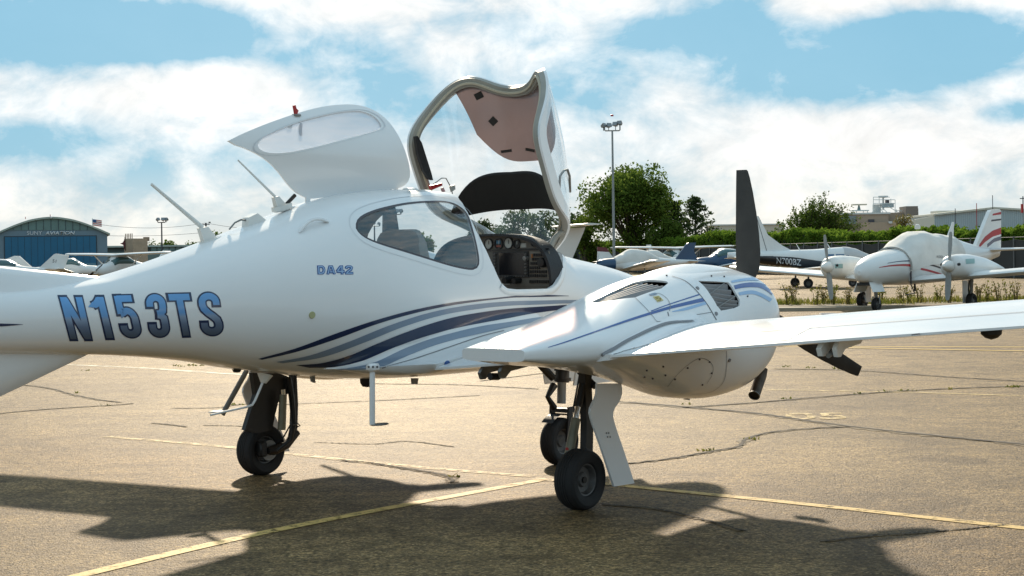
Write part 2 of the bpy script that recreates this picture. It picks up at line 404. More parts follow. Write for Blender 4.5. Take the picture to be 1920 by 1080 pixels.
# solid list for ray hits of painted stripes and letters
def bvh_of(*objs):
    V = []; P = []
    for o in objs:
        k = len(V); V += [v.co.copy() for v in o.data.vertices]; P += [[i + k for i in p.vertices] for p in o.data.polygons]
    return BVHTree.FromPolygons(V, P)
BF = bvh_of(fus0, fairR); BFO = bvh_of(fus0)

# openings: canopy cut (side view), starboard window, port window, port rear door
SILL = [(.285, 1.395), (.34, 1.362), (.45, 1.352), (.80, 1.350), (.88, 1.375), (.96, 1.43), (1.03, 1.50), (1.10, 1.555), (1.20, 1.595), (1.34, 1.61), (1.46, 1.612)]
CUT = [(.36, 2.03), (.33, 2.015), (.245, 1.965), (.195, 1.90), (.165, 1.83), (.155, 1.75), (.17, 1.66), (.205, 1.55), (.25, 1.45)] + SILL
CCUT = [(.20, 2.035), (.165, 1.99), (.10, 1.92), (.085, 1.87), (.105, 1.79), (.15, 1.68), (.205, 1.55), (.25, 1.45)] + SILL
def sideprism(poly, b0, b1): return MB().prism([A(t, 0, z) for t, z in poly], (0, -b0, 0), (0, -b1, 0))
cutc = sideprism([(.36, 2.3)] + CUT + [(1.46, 2.3)], -1, 1).build('cutter_canopy', WHITE, smooth=False)
cutg = sideprism([(.20, 2.3)] + CCUT + [(1.46, 2.3)], -1, 1).build('cutter_glass', WHITE, smooth=False)
winpx = [(667, 428), (668, 415), (678, 404), (700, 394), (725, 387), (760, 380), (800, 376.5), (835, 377), (858, 384), (876, 400), (887, 430), (895, 462), (899, 488), (897, 500), (888, 506), (872, 505), (845, 499), (805, 487), (760, 473), (715, 459), (690, 449), (674, 438)]
def pxcurve(px, n): 
    return [p for p in spline([tuple(q) for q in px] + [tuple(px[0])], n + 1)][:-1]
WIN = []
for p in pxcurve(winpx, 72):
    q, nn = hit(BFO, *p); WIN.append((q.x, q.z))
PWIN = [(t, z) for t, z in WIN]
cutw = sideprism(WIN, .2, 1).build('cutter_window', WHITE, smooth=False)
DOOR = [(-1.02, 1.66), (-.96, 1.55), (-.82, 1.47), (-.5, 1.43), (-.15, 1.42), (-.02, 1.48), (.02, 1.6), (-.01, 1.76), (-.08, 1.90), (-.2, 1.985), (-.45, 1.975), (-.72, 1.91), (-.92, 1.80)]
DOORP = spline(DOOR + [DOOR[0]], 61)[:-1]
cutd = sideprism(DOORP, -1, -.12).build('cutter_door', WHITE, smooth=False)
fus = bpy.data.objects.new('fuselage', fus0.data.copy()); link(fus)
fus.data.materials.append(LINER)
sol = dict(thickness=.022, offset=-1, material_offset=1, use_even_offset=False)
modmesh(fus, [('SOLIDIFY', sol)])
shell = bpy.data.objects.new('shell', fus.data.copy()); link(shell)
BO = lambda c, op='DIFFERENCE': ('BOOLEAN', dict(object=c, operation=op, solver='EXACT'))
modmesh(fus, [BO(cutc)]); modmesh(fus, [BO(cutw)]); modmesh(fus, [BO(cutd)])
smooth(fus, 38); fus.parent = plane
can0 = modmesh(shell, [BO(cutg, 'INTERSECT')])
for o in (cutc, cutg, cutw, cutd, fus0): drop(o)

# ---------------------------------------------------------------- helpers for things lying on a surface
def strip_on(bvh, top, bot, n, name, m, parent, off=.0025, rows=3, taper=None):
    a = spline(top, n); b = spline(bot, n); V = []; Fc = []
    for i in range(n):
        for j in range(rows + 1):
            s = j / rows; p, nn = hit(bvh, a[i][0] + (b[i][0] - a[i][0]) * s, a[i][1] + (b[i][1] - a[i][1]) * s)
            if p is None: p, nn = (V[-1], Vector((0, 0, 0))) if V else (Vector((0, 0, 0)), Vector((0, 0, 0)))
            V.append(p + nn * off)
    for i in range(n - 1):
        for j in range(rows): k = i * (rows + 1) + j; Fc.append((k, k + 1, k + rows + 2, k + rows + 1))
    return raw(name, V, Fc, m, parent)
def line_on(bvh, pts, w, name, m, parent, n=40, off=.003, closed=False):
    """thin line of real width w (m) along photo pixels pts on a surface"""
    P = spline(pts + ([pts[0]] if closed else []), n); H = [hit(bvh, *p) for p in P]; H = [h for h in H if h[0] is not None]; V = []; Fc = []
    for i, (p, nn) in enumerate(H):
        d = (H[min(i + 1, len(H) - 1)][0] - H[max(i - 1, 0)][0])
        if d.length < 1e-6: d = Vector((1, 0, 0))
        sd_ = d.normalized().cross(nn) * (w / 2); V += [p + nn * off - sd_, p + nn * off + sd_]
    for i in range(len(H) - 1): Fc.append((2 * i, 2 * i + 1, 2 * i + 3, 2 * i + 2))
    return raw(name, V, Fc, m, parent)
def disc_on(bvh, x, y, r, name, m, parent, off=.003, n=14, sq=False, th=.004):
    p, nn = hit(bvh, x, y)
    if p is None: return None
    mb_ = MB(); mb_.lathe([(0.0001, off + th), (r * .92, off + th), (r, off), (r, off - .004)], p, nn, n)
    return mb_.build(name, m, parent)
def fan(outline, rings=7, f=None):
    """concentric grid inside an outline of (t,z) pairs; f(t,z)->Vector"""
    n = len(outline); ct = sum(p[0] for p in outline) / n; cz = sum(p[1] for p in outline) / n; V = []; Fc = []
    for r_ in range(rings):
        k = 1 - r_ / rings
        for p in outline: V.append(f(ct + (p[0] - ct) * k, cz + (p[1] - cz) * k))
    V.append(f(ct, cz))
    for r_ in range(rings - 1):
        for i in range(n): i2 = (i + 1) % n; Fc.append((r_ * n + i, r_ * n + i2, (r_ + 1) * n + i2, (r_ + 1) * n + i))
    for i in range(n): Fc.append(((rings - 1) * n + i, (rings - 1) * n + (i + 1) % n, rings * n))
    return V, Fc
def curve_tube(name, P3, r, m, parent, n=8, closed=False):
    return MB().tube(P3, r, n).build(name, m, parent)

# windows in the fuselage sides
V, Fc = fan(WIN, 8, lambda t, z: A(t, fb(t, z) - .006, z)); sw = raw('side_window', V, Fc, WGLASS, plane); modmesh(sw, [('SOLIDIFY', dict(thickness=.004, offset=0))]); smooth(sw)
WL = WIN + [WIN[0]]
mbx = MB(); V = []; Fc = []
c0 = sum(p[0] for p in WIN) / len(WIN), sum(p[1] for p in WIN) / len(WIN)
def ringline(poly, grow, w, name, m, sg=1, off=.0025):
    n = len(poly); V = []; Fc = []
    for i in range(n):
        a, b_, c = poly[i - 1], poly[i], poly[(i + 1) % n]; d = Vector((c[0] - a[0], c[1] - a[1])).normalized(); nr = Vector((d.y, -d.x))
        if nr.dot(Vector((b_[0] - c0[0], b_[1] - c0[1]))) < 0: nr = -nr
        for g in (grow - w / 2, grow + w / 2):
            t, z = b_[0] + nr.x * g, b_[1] + nr.y * g; V.append(A(t, sg * (fb(t, z) + off), z))
    for i in range(n): j = (i + 1) % n; Fc.append((2 * i, 2 * i + 1, 2 * j + 1, 2 * j))
    return raw(name, V, Fc, m, plane)
ringline(WIN, .035, .003, 'window_seam', mat('faint_seam', (.62, .63, .65), .4))
ringline(WIN, -.006, .014, 'window_edge', SEAM, off=-.0015)
# B pillar seam that runs parallel to the canopy opening and the sill lip
# ---------------------------------------------------------------- cabin
mb = MB().box(A(.0, 0, .93), (1.6, .74, .06)); mb.box(A(-1.12, 0, 1.36), (.05, .72, .62), bev=.2); mb.build('cabin_floor', LINER, plane, smooth=False)
def seat(b, t0, name='seat', w=.43, top=1.76):
    o = MB(); 
    prof = [(0.10, 1.05), (0.02, 1.2), (-.04, 1.4), (-.09, 1.58), (-.125, top - .04), (-.15, top), (-.19, top - .01), (-.20, top - .06), (-.17, 1.58), (-.13, 1.38), (-.08, 1.18), (-.02, 1.02)]
    rings = []
    for j in range(13):
        s = -1 + 2 * j / 12; rings.append([A(t0 + t - .015 * (1 - s * s) * 0 , b + s * w / 2 * (1 - .05 * max(0, (z - 1.45) / .3)), z - (.05 * abs(s) ** 8 if z > 1.55 else 0)) for t, z in prof])
    o.loft(rings); c = o.build(name, TAN, plane, ang=55)
    MB().box(A(t0 + .25, b, 1.06), (.46, w, .12), bev=.04).build('seat_cushion', TAN, c)
    MB().box(A(t0 + .25, b, .98), (.40, w * .8, .06)).build('seat_base', BLACK, c)
    return c
seat(.29, -.17, w=.40); seat(-.29, -.17, w=.40)
mb = MB(); 
for s in (-.21, .21): seat(s, -.78, 'rear_seat', .36, 1.52)

# instrument panel
TP = .93
arch = [(-.57, 1.30), (-.572, 1.40), (-.556, 1.51), (-.508, 1.605), (-.42, 1.675), (-.28, 1.72), (-.1, 1.738), (.1, 1.738), (.28, 1.72), (.42, 1.675), (.508, 1.605), (.556, 1.51), (.572, 1.40), (.57, 1.30)]
archs = spline(arch, 50)
mb = MB().prism([A(TP, b * .975, min(z, 9) - .012 if abs(b) < .6 else z) for b, z in archs] + [A(TP, .52, 1.02), A(TP, -.52, 1.02)], (0, 0, 0), (.05, 0, 0))
pan = mb.build('instrument_panel', PANEL, plane, smooth=False)
hood = []
for b, z in archs:
    hood.append([A(TP - .05, b, z), A(TP - .05, b * .965, z - .016), A(TP + .10, b * .965, z - .016), A(TP + .10, b, z)])
MB().loft(hood).build('panel_hood', BLACK, pan, ang=60)
def onp(x, y, off=.0): p = LT(x, y, TP); return A(TP - off, -p.y, p.z)
for (x, y, r_, m) in [(917, 457.5, .034, DIALW), (936, 457, .034, DIALB), (954, 456, .036, DIALW), (970, 457.5, .028, DIALB), (1002, 457, .018, DIALB)]:
    c = onp(x, y); g = MB().lathe([(r_ * 1.18, 0), (r_ * 1.18, .012), (r_, .012), (r_, .006)], c, (-1, 0, 0), 20).build('gauge', KNOB, pan)
    MB().lathe([(r_ * 1.02, .005), (.0005, .0052)], c, (-1, 0, 0), 20).build('dial', m, g)
    mm = MB(); 
    mm.box(c + A(-.0095, .004, r_ * .3), (.002, .004, r_ * .8)); mm.build('needle', KNOB if m is DIALW else DIALW, g, smooth=False)
    if (x, y) == (936, 457):
        MB().box(c + A(-.008, 0, r_ * .35), (.003, r_ * 1.1, r_ * .7)).build('horizon_sky', mat('dial_blue', (.05, .16, .25), .4), g, smooth=False)
        MB().box(c + A(-.008, 0, -r_ * .5), (.003, r_ * 1.3, r_ * .35)).build('horizon_ground', mat('dial_red', (.25, .05, .03), .4), g, smooth=False)
def pbox(x0, y0, x1, y1, th, m, name, parent=None, off=0.0):
    a, b = onp(x0, y0), onp(x1, y1); c = (a + b) / 2; return MB().box(c + A(-th / 2 - off, 0, 0), (th, abs(a.y - b.y), abs(a.z - b.z))).build(name, m, parent or pan, smooth=False)
pbox(976, 456.5, 987, 464, .004, DIALW, 'placard'); pbox(1007, 459, 1018, 466, .004, DIALW, 'placard')
pbox(905, 467.6, 1030, 468.8, .006, KNOB, 'panel_gap')
bez = pbox(926, 472, 992, 520, .012, mat('bezel_dark', (.022, .021, .02), .5), 'display'); pbox(938, 474, 986, 515, .002, SCREEN, 'screen', bez, .012)
mb = MB()
for y in (477, 483, 489, 495, 501, 507, 513):
    for x in (931, 989): mb.lathe([(.008, 0), (.008, .014), (.0005, .016)], onp(x, y, .012), (-1, 0, 0), 8)
for x in range(940, 986, 5): mb.box(onp(x, 518, .016), (.008, .010, .006))
mb.build('bezel_button', mat('button_grey', (.10, .09, .08), .5), bez, smooth=False)
MB().lathe([(.018, 0), (.016, .03), (.0005, .031)], onp(990, 484, .012), (-1, 0, 0), 12).build('bezel_knob', STEEL, bez)
swp = pbox(993.5, 472, 1031, 522, .004, mat('switch_panel_tan', (.20, .175, .14), .6), 'switch_panel')
for (y, x0, x1) in [(478, 1003, 1022), (486, 1001, 1014), (494, 998, 1012), (502, 996, 1014), (509.5, 996, 1028), (517, 996, 1028), (528, 996, 1032)]:
    mb = MB(); x = x0
    while x <= x1: mb.box(onp(x, y, .008), (.014, .013, .020)); x += 4.1
    mb.build('switch_row', KNOB, swp, smooth=False)
mb = MB(); mb.box(onp(999, 480, .008), (.01, .012, .03)); mb.build('gear_light', mat('amber', (.35, .12, .03), .4), swp, smooth=False)
MB().lathe([(.034, 0), (.036, .03), (.030, .055), (.0005, .056)], onp(1022, 492), (-1, 0, 0), 20).build('gear_knob', KNOB, swp)
pbox(905, 522, 1036, 537, .006, PANEL, 'lower_panel')
MB().tube([onp(962, 524, .02), onp(962, 526, .10)], [.03, .022], 12).build('throttle_knob', KNOB, pan)
MB().tube([onp(976, 526, .0), onp(976, 527, .08)], .02, 12).build('lever', KNOB, pan)
mb = MB()
for x in range(935, 958, 3): mb.box(onp(x, 532.5, .008), (.006, .010, .008))
mb.build('breaker_row', DIALW, pan, smooth=False)

# ---------------------------------------------------------------- canopy, hinged up round its front edge
HG = Vector((1.34, 0, 1.60)); OPEN = Matrix.Translation(HG) @ Matrix.Rotation(R(65), 4, 'Y') @ Matrix.Translation(-HG)
def openm(o): o.data.transform(OPEN); o.data.update(); return o
# glass is the skin of the closed canopy
for p in can0.data.polygons: p.material_index = 0
can0.data.materials.clear(); can0.data.materials.append(GLASS)
can0.name = 'canopy'; openm(can0); smooth(can0, 35); can0.parent = plane
def edge_loop(n=60):
    half = spline(CCUT, n); P = []
    for t, z in half:
        zz = min(z, f_top(t) - .0005); b = fb(t, zz); P.append((t, b if zz < f_top(t) - .002 else 0.0, zz))
    return P
half = edge_loop(70); half[0] = (half[0][0], 0.0, f_top(half[0][0]))
tf = 1.46; zf0 = 1.612; ztop = f_top(tf)
# front edge: from the last side point over the nose top to the other side
bend = half[-1][1]
stb = half[:]
# refine the aft arch across the roof: the side profile in (t,z) gives b by the section; sample by angle for evenness
def aft_arch(n=34):
    P = []
    for i in range(n + 1):
        z = 2.035 - (2.035 - 1.395) * (1 - math.cos(i / n * math.pi / 2)); 
        t = archt(z); P.append((t, fb(t, min(z, f_top(t))), min(z, f_top(t))))
    return P
archt = None
CARCH = [(.20, 2.035), (.175, 2.02), (.09, 1.98), (.04, 1.935), (.04, 1.87), (.075, 1.79), (.135, 1.68), (.20, 1.55), (.25, 1.45), (.285, 1.395)]
archt = lambda z: pchip([-c[1] for c in CARCH], [c[0] for c in CARCH])(-z)
AA = aft_arch(); AA[0] = (AA[0][0], 0, f_top(AA[0][0]))
sill = [(t, fb(t, z), z) for t, z in spline(SILL, 40)][1:]
front = [(tf, bend * k / 8, min(f_top(tf), zf0 + (ztop - zf0) * (1 - (k / 8) ** 2))) for k in range(7, -1, -1)]
HALF = AA + sill + front
LOOP = [A(*p) for p in HALF] + [A(p[0], -p[1], p[2]) for p in reversed(HALF[1:-1])]
_P = [tuple(p) for p in LOOP] + [tuple(LOOP[0])]; LOOP = [Vector(q) for q in spline(_P, 181)[:-1]]
for _ in range(14): LOOP = [LOOP[i] * .5 + (LOOP[i - 1] + LOOP[(i + 1) % 180]) * .25 for i in range(180)]
NLOOP = len(LOOP); cen = Vector((.75, 0, 1.45))
def loop_sweep(prof, name, m, parent, shift=(0, 0)):
    """prof: (in-surface inward, along outward normal)"""
    rings = []
    for i in range(NLOOP):
        p = LOOP[i]; d = (LOOP[(i + 1) % NLOOP] - LOOP[i - 1]).normalized(); nr = (p - Vector((p.x, 0, 1.30 if p.x < 1.2 else 1.0))).normalized()
        nr = (nr - d * nr.dot(d)).normalized(); inw = nr.cross(d); 
        if inw.dot(Vector((.72, 0, 1.72)) - p) < 0: inw = -inw
        rings.append([p + inw * a + nr * b for a, b in prof])
    rings.append(rings[0]); o = MB().loft(rings, cap=False).build(name, m, parent); return openm(o)
loop_sweep([(-.010, -.010), (-.010, -.050), (.020, -.056), (.052, -.060), (.062, -.034), (.050, -.012)], 'canopy_frame', FRAME, can0)
loop_sweep([(-.012, .006), (-.012, -.012), (.078, -.010), (.078, .0045)], 'canopy_rim', WHITE, can0)
loop_sweep([(.016, -.050), (.016, -.070), (.030, -.072), (.030, -.052)], 'canopy_seal', SEAL, can0)
# tinted sun shade on the roof of the canopy
V = []; Fc = []; nb, ntt = 21, 15
for i in range(ntt):
    for j in range(nb):
        s = -1 + 2 * j / (nb - 1); q = i / (ntt - 1)
        b = s * (.45 - .06 * q); zq = f_zm(.1) + (f_top(.1) - f_zm(.1)) * max(0, 1 - abs(b / f_w(.1)) ** NU) ** (1 / NU); t0_ = archt(zq) + .045; t1_ = .735 - .26 * abs(s) ** 3.2; t = t0_ + (t1_ - t0_) * q
        zt, zm, w = f_top(t), f_zm(t), f_w(t); z = zm + (zt - zm) * max(0, 1 - abs(b / w) ** NU) ** (1 / NU)
        V.append(A(t, b * .955, zm + (z - zm) * .955))
for i in range(ntt - 1):
    for j in range(nb - 1): k = i * nb + j; Fc.append((k, k + 1, k + nb + 1, k + nb))
sh = openm(raw('sunshade', V, Fc, SHADE, can0)); modmesh(sh, [('SOLIDIFY', dict(thickness=.004, offset=0))]); smooth(sh)
BS = bvh_of(sh)
def pad(x, y, w, h_, rot_):
    p, nn = hit(BS, x, y)
    if p is None: return
    if nn.dot(CAML - p) < 0: nn = -nn
    u = (Vector((0, 0, 1)) - nn * nn.z).normalized(); v = nn.cross(u); c, s = math.cos(rot_), math.sin(rot_); u, v = u * c + v * s, v * c - u * s
    Rm = Matrix((v, u, nn)).transposed(); MB().box(p + nn * .006, (w, h_, .006), Rm).build('velcro_pad', KNOB, can0, smooth=False)
pad(898, 179, .062, .05, R(25)); pad(925, 227, .055, .055, R(42)); pad(950, 283, .085, .022, R(5)); pad(995, 281, .085, .022, R(-12))
# glare shield that lifts with the canopy
rings = []
for i in range(31):
    s = -1 + 2 * i / 30; b = s * .54; z = 1.735 - .20 * abs(s) ** 2.6 - .035
    t1_ = 1.02 - .02 * abs(s); t0_ = t1_ - .27 * (1 - abs(s) ** 4) - .02
    rings.append([A(t0_, b, z - .045), A(t0_ - .012, b, z - .03), A(t0_, b, z - .015), A(t1_, b, z), A(t1_, b, z - .03)])
gs = MB().loft(rings).build('glare_shield', mat('glare_shield_black', (.016, .014, .012), .85, noise=(30, .2)), can0); openm(gs)
# side pocket pad on the port frame, brackets, latch handle, gas strut
def poly_px(pts, b): return [LB(x, y, b) for x, y in pts]
MB().prism(poly_px([(777, 256), (781, 255), (789, 268), (807, 325), (810, 338), (802, 336), (792, 320), (782, 290)], -.52), (0, -.012, 0), (0, .012, 0)).build('frame_pad', BLACK, can0, smooth=False)
MB().prism(poly_px([(806, 348), (826, 343), (827, 348), (808, 356)], -.5), (0, -.015, 0), (0, .015, 0)).build('latch_handle', RED, can0, smooth=False)
MB().tube(poly_px([(812, 346), (828, 334), (836, 334), (846, 352), (850, 372)], -.48), .004, 6).build('hold_open_wire', STEEL, can0)
MB().prism(poly_px([(843, 349), (852, 346), (853, 355), (846, 360)], -.48), (0, -.006, 0), (0, .006, 0)).build('wire_clip', DIALW, can0, smooth=False)
MB().prism(poly_px([(826, 353), (831, 351), (835, 359), (829, 361)], -.5), (0, -.002, 0), (0, .002, 0)).build('placard', mat('placard_pink', (.6, .35, .35), .5), can0, smooth=False)
MB().tube([LB(1023, 484, .43), LB(1033, 462, .43), LB(1040, 447, .43), LB(1048, 438, .43), LB(1056, 436, .43)], [.020, .022, .022, .018, .015], 8).build('hinge_arm', FRAME, can0)
MB().tube([LB(1049, 352, .50), LB(1050, 330, .55), LB(1057, 320, .56), LB(1064, 318, .56), LB(1068, 330, .55), LB(1069, 360, .5)], .009, 8).build('grab_handle', STEEL, can0)
# ribbed lip round the opening on the fuselage
def lip(sg):
    rings = []
    P = spline([(t, z) for t, z in SILL], 46)
    for i, (t, z) in enumerate(P):
        a = P[max(0, i - 1)]; c = P[min(len(P) - 1, i + 1)]; d = Vector((c[0] - a[0], c[1] - a[1])).normalized(); nr = Vector((d.y, -d.x)) # away from the opening: downwards/forwards
        row = []
        for g, h_ in ((.0, .004), (.012, .008), (.030, .008), (.042, .002)):
            tt, zz = t + nr.x * g, z + nr.y * g; zz = min(zz, f_top(tt) - .001); row.append(A(tt, sg * (fb(tt, zz) + h_), zz))
        rings.append(row)
    MB().loft(rings, cap=False, closed=False).build('canopy_sill', WHITE, plane, ang=50, fix=False)
lip(1); lip(-1)

# ---------------------------------------------------------------- rear door, flipped up over the roof
def hb(t, z):
    q = max(0, (z - 2.0) / .6); return -.05 + .07 * math.sin(min(1, q * 1.6) * math.pi / 2 * 1.0) - .42 * max(0, q - .35) ** 1.9 - .05 * (t + .5) ** 2
def px_on_h(x, y):
    b = -.15
    for _ in range(12): p = LB(x, y, b); b = .5 * b + .5 * hb(p.x, p.z)
    return (p.x, p.z)
hpx = [(424, 266), (452, 252), (500, 232), (555, 213), (600, 201), (640, 196), (672, 197), (700, 206), (727, 226), (748, 256), (762, 290), (769, 320), (767, 338), (757, 349), (742, 354), (700, 358), (650, 363), (600, 371), (578, 372), (560, 364), (545, 352), (525, 326), (505, 305), (480, 288), (455, 276), (434, 269)]
HO = [px_on_h(*p) for p in pxcurve(hpx, 96)]
wpx = [(483, 270), (492, 259), (520, 245), (560, 229), (600, 218), (640, 210), (675, 208), (700, 217), (714, 232), (715, 240), (705, 245), (660, 257), (600, 273), (550, 284), (520, 287), (497, 285), (485, 278)]
HWi = [px_on_h(*p) for p in pxcurve(wpx, 96)]
cw = (sum(p[0] for p in HWi) / 96, sum(p[1] for p in HWi) / 96)
def by_angle(poly, n):
    out = []; m = len(poly)
    for k in range(n):
        a = 2 * math.pi * k / n; d = Vector((math.cos(a), math.sin(a))); best = None
        for i in range(m):
            p = Vector(poly[i]) - Vector(cw); q = Vector(poly[(i + 1) % m]) - Vector(cw); e_ = q - p; den = d.x * e_.y - d.y * e_.x
            if abs(den) < 1e-9: continue
            s = (p.x * e_.y - p.y * e_.x) / den; u_ = (p.x * d.y - p.y * d.x) / den
            if s > 0 and -1e-6 <= u_ <= 1 + 1e-6 and (best is None or s > best): best = s
        out.append((cw[0] + d.x * best, cw[1] + d.y * best))
    return out
def spread(poly):  # point correspondence by arc of the outer outline
    return poly
n_ = 160; OA = by_angle(HO, n_); WA = by_angle(HWi, n_); V = []; Fc = []; RG = 9
for r_ in range(RG + 1):
    for i in range(n_):
        k = r_ / RG; t = OA[i][0] * (1 - k) + WA[i][0] * k; z = OA[i][1] * (1 - k) + WA[i][1] * k; V.append(A(t, hb(t, z), z))
for r_ in range(RG):
    for i in range(n_): j = (i + 1) % n_; Fc.append((r_ * n_ + i, r_ * n_ + j, (r_ + 1) * n_ + j, (r_ + 1) * n_ + i))
door = raw('rear_door', V, Fc, [WHITE, FRAME], plane)
def face_cam(o):
    # normals of an open sheet towards the camera
    c = sum((p.normal.dot(CAML - p.center) > 0) * 2 - 1 for p in o.data.polygons)
    if c < 0: o.data.flip_normals()
face_cam(door); modmesh(door, [('SOLIDIFY', dict(thickness=.018, offset=-1, material_offset=1, material_offset_rim=0))]); smooth(door, 35)
V, Fc = fan(WA, 7, lambda t, z: A(t, hb(t, z) - .006, z)); dw = raw('door_window', V, Fc, glass('door_window_acrylic', (.84, .86, .90), .10, opac=.36, ocol=(.80, .82, .85)), door); modmesh(dw, [('SOLIDIFY', dict(thickness=.004, offset=0))]); smooth(dw)
n2_ = len(WA); V = []; Fc = []
for i in range(n2_):
    for g in (1.055, 1.075): t, z = cw[0] + (WA[i][0] - cw[0]) * g, cw[1] + (WA[i][1] - cw[1]) * g - (.006 if WA[i][1] < cw[1] else 0); V.append(A(t, hb(t, z) + .0025, z))
for i in range(n2_): j = (i + 1) % n2_; Fc.append((2 * i, 2 * i + 1, 2 * j + 1, 2 * j))
raw('door_seam', V, Fc, MATS['faint_seam'], door)
def hpt(x, y, o=0.0): t, z = px_on_h(x, y); return A(t, hb(t, z) + o, z)
MB().tube([hpt(571, 232, -.03), hpt(571, 240, -.04), hpt(572, 252, -.04)], [.014, .02, .018], 8, flat=.5).build('door_handle', mat('handle_violet', (.10, .06, .10), .5), door)
MB().tube([hpt(549, 226, -.02), hpt(549, 238, -.03)], .016, 8).build('door_knob', DIALW, door)
p0 = hpt(556, 216); MB().prism([p0 + Vector((LB(x, y, .3) - LB(556, 216, .3))) for x, y in [(549, 197), (553, 196), (555, 203), (559, 207), (556, 215), (552, 214)]], (0, -.006, 0), (0, .006, 0)).build('door_latch', RED, door, smooth=False)
MB().box(p0 + A(0, 0, .0), (.05, .03, .012)).build('latch_plate', STEEL, door, smooth=False)
for x, y0, y1 in ((577, 368, 382), (742, 352, 361)):
    MB().box((LB(x, y0, -.06) + LB(x, y1, -.06)) / 2, (.035, .012, abs(LB(x, y0, -.06).z - LB(x, y1, -.06).z) + .03)).build('door_hinge', WHITE, door, smooth=False)
MB().tube([LB(536, 384, -.12), LB(553, 366, -.12)], .013, 8).build('gas_strut', BLACK, door)
# roof seam panel, pucks, antennas
for (x0, x1, y) in ((751, 778, 356), (778, 803, 356.5)):
    p = LB((x0 + x1) / 2, y, -.02 if x0 < 760 else -.1); MB().lathe([(.06, -.03), (.06, .004), (.045, .014), (.0005, .017)], A(p.x, .0 if x0 < 760 else -.08, f_top(p.x)), (0, 0, 1), 20).build('roof_antenna', WHITE2, plane)
def whip(base, tip, name, w0, w1):
    """base: photo pixel polygon of the foot fin; tip: pixel"""
    P = [LB(x, y, 0) for x, y in base]; o = MB(); o.prism(P, (0, -.016, 0), (0, .016, 0)); a = (P[0] + P[1]) / 2; o.tube([a, LB(*tip, 0)], [w0, w1], 8, flat=.6)
    c = P[2] * .5 + P[3] * .5; fo = MB().lathe([(.0005, .01), (.7, .006), (1, -.004), (1, -.03)], (0, 0, 0), (0, 0, 1), 24)
    for v in fo.V: v.x, v.y, v.z = v.x * .085, v.y * .03, v.z
    k = o.build(name, WHITE2, plane); bm_ = fo.build('antenna_foot', WHITE2, k); sl = math.atan2((P[3].z - P[2].z), (P[3].x - P[2].x)); bm_.data.transform(Matrix.Translation(c) @ Matrix.Rotation(-sl, 4, 'Y')); return k
whip([(372, 428), (387, 425), (410, 453), (382, 461)], (283.5, 345), 'whip_antenna', .016, .0095)
whip([(512, 370), (520, 368), (541, 391), (518, 397)], (446, 300), 'whip_antenna', .010, .0055)
pk = [LB(x, y, 0) for x, y in [(459, 428), (461, 408), (477, 400), (500, 418), (488, 423)]]
MB().prism(pk, (0, -.03, 0), (0, .03, 0)).build('blade_antenna', WHITE2, plane, smooth=False)
MB().tube([LB(x, y, 0) for x, y in [(462, 413), (452, 412), (440, 418), (430, 430)]], .006, 6).build('beacon_guard', STEEL, plane)
# curved grab rail on the roof side
P = []
for i, (x, y) in enumerate(spline([(561, 437), (568, 429), (580, 422), (597, 418), (616, 417)], 14)):
    p, nn = hit(BFO, x, y); P.append(p + nn * (.004 + .03 * math.sin(math.pi * i / 13)))
MB().tube(P, [.004] + [.010] * 12 + [.004], 8, flat=1.4).build('air_scoop', WHITE, plane)
disc_on(BF, 585, 590.5, .022, 'static_port', mat('port_yellow', (.42, .42, .22), .4), plane)
disc_on(BF, 838, 681, .02, 'fuel_drain', BLUE, plane)

# ---------------------------------------------------------------- stripes on the fuselage
def Zm(a): return [(480 + x / 4, 480 + y / 4) for x, y in a]
S1t = Zm([(15, 770), (300, 690), (600, 580), (900, 480), (1200, 400), (1500, 345), (1900, 303)]) + [(985, 552.6), (1030, 553), (1066, 554.5)]
S1b = Zm([(45, 776), (300, 718), (600, 622), (900, 512), (1200, 426), (1500, 364), (1900, 314)]) + [(985, 557.3), (1030, 556.3), (1066, 555.2)]
S2t = Zm([(150, 793), (400, 745), (700, 640), (1000, 520), (1300, 425), (1600, 368), (1900, 340)]) + [(1010, 563.5), (1060, 562.5), (1118, 562.5)]
S2b = Zm([(200, 803), (500, 757), (800, 652), (1100, 532), (1400, 442), (1700, 392), (1900, 372)]) + [(1010, 571), (1060, 569), (1118, 568)]
S3t = Zm([(300, 817), (500, 800), (700, 745), (900, 660), (1100, 580), (1300, 510), (1500, 455), (1700, 420), (1900, 395)]) + [(1010, 575), (1085, 570)]
S3b = Zm([(400, 836), (600, 830), (800, 785), (1000, 700), (1200, 625), (1400, 565), (1600, 520), (1900, 465)]) + [(1010, 586), (1085, 577)]
S4t = Zm([(600, 848), (740, 835), (900, 795), (1100, 700), (1300, 625), (1500, 570), (1700, 525), (1900, 495)]) + [(1010, 595), (1060, 589)]
S4b = Zm([(640, 856), (780, 852), (930, 838), (1100, 765), (1300, 685), (1500, 625), (1700, 580), (1900, 535)]) + [(1010, 603), (1060, 594)]
for t_, b_, m in ((S1t, S1b, NAVY), (S2t, S2b, LAV), (S3t, S3b, NAVY), (S4t, S4b, LAV)):
    strip_on(BF, t_, b_, 70, 'swoosh_stripe', m, plane, rows=5)
line_on(BF, [(716, 690), (780, 672), (860, 645), (905, 630), (945, 620)], .008, 'fairing_seam', GREYP, plane)
strip_on(BF, [(-60, 606), (0, 606.5), (43, 608)], [(-60, 613), (0, 612), (43, 608.5)], 12, 'tail_stripe', NAVY, plane)

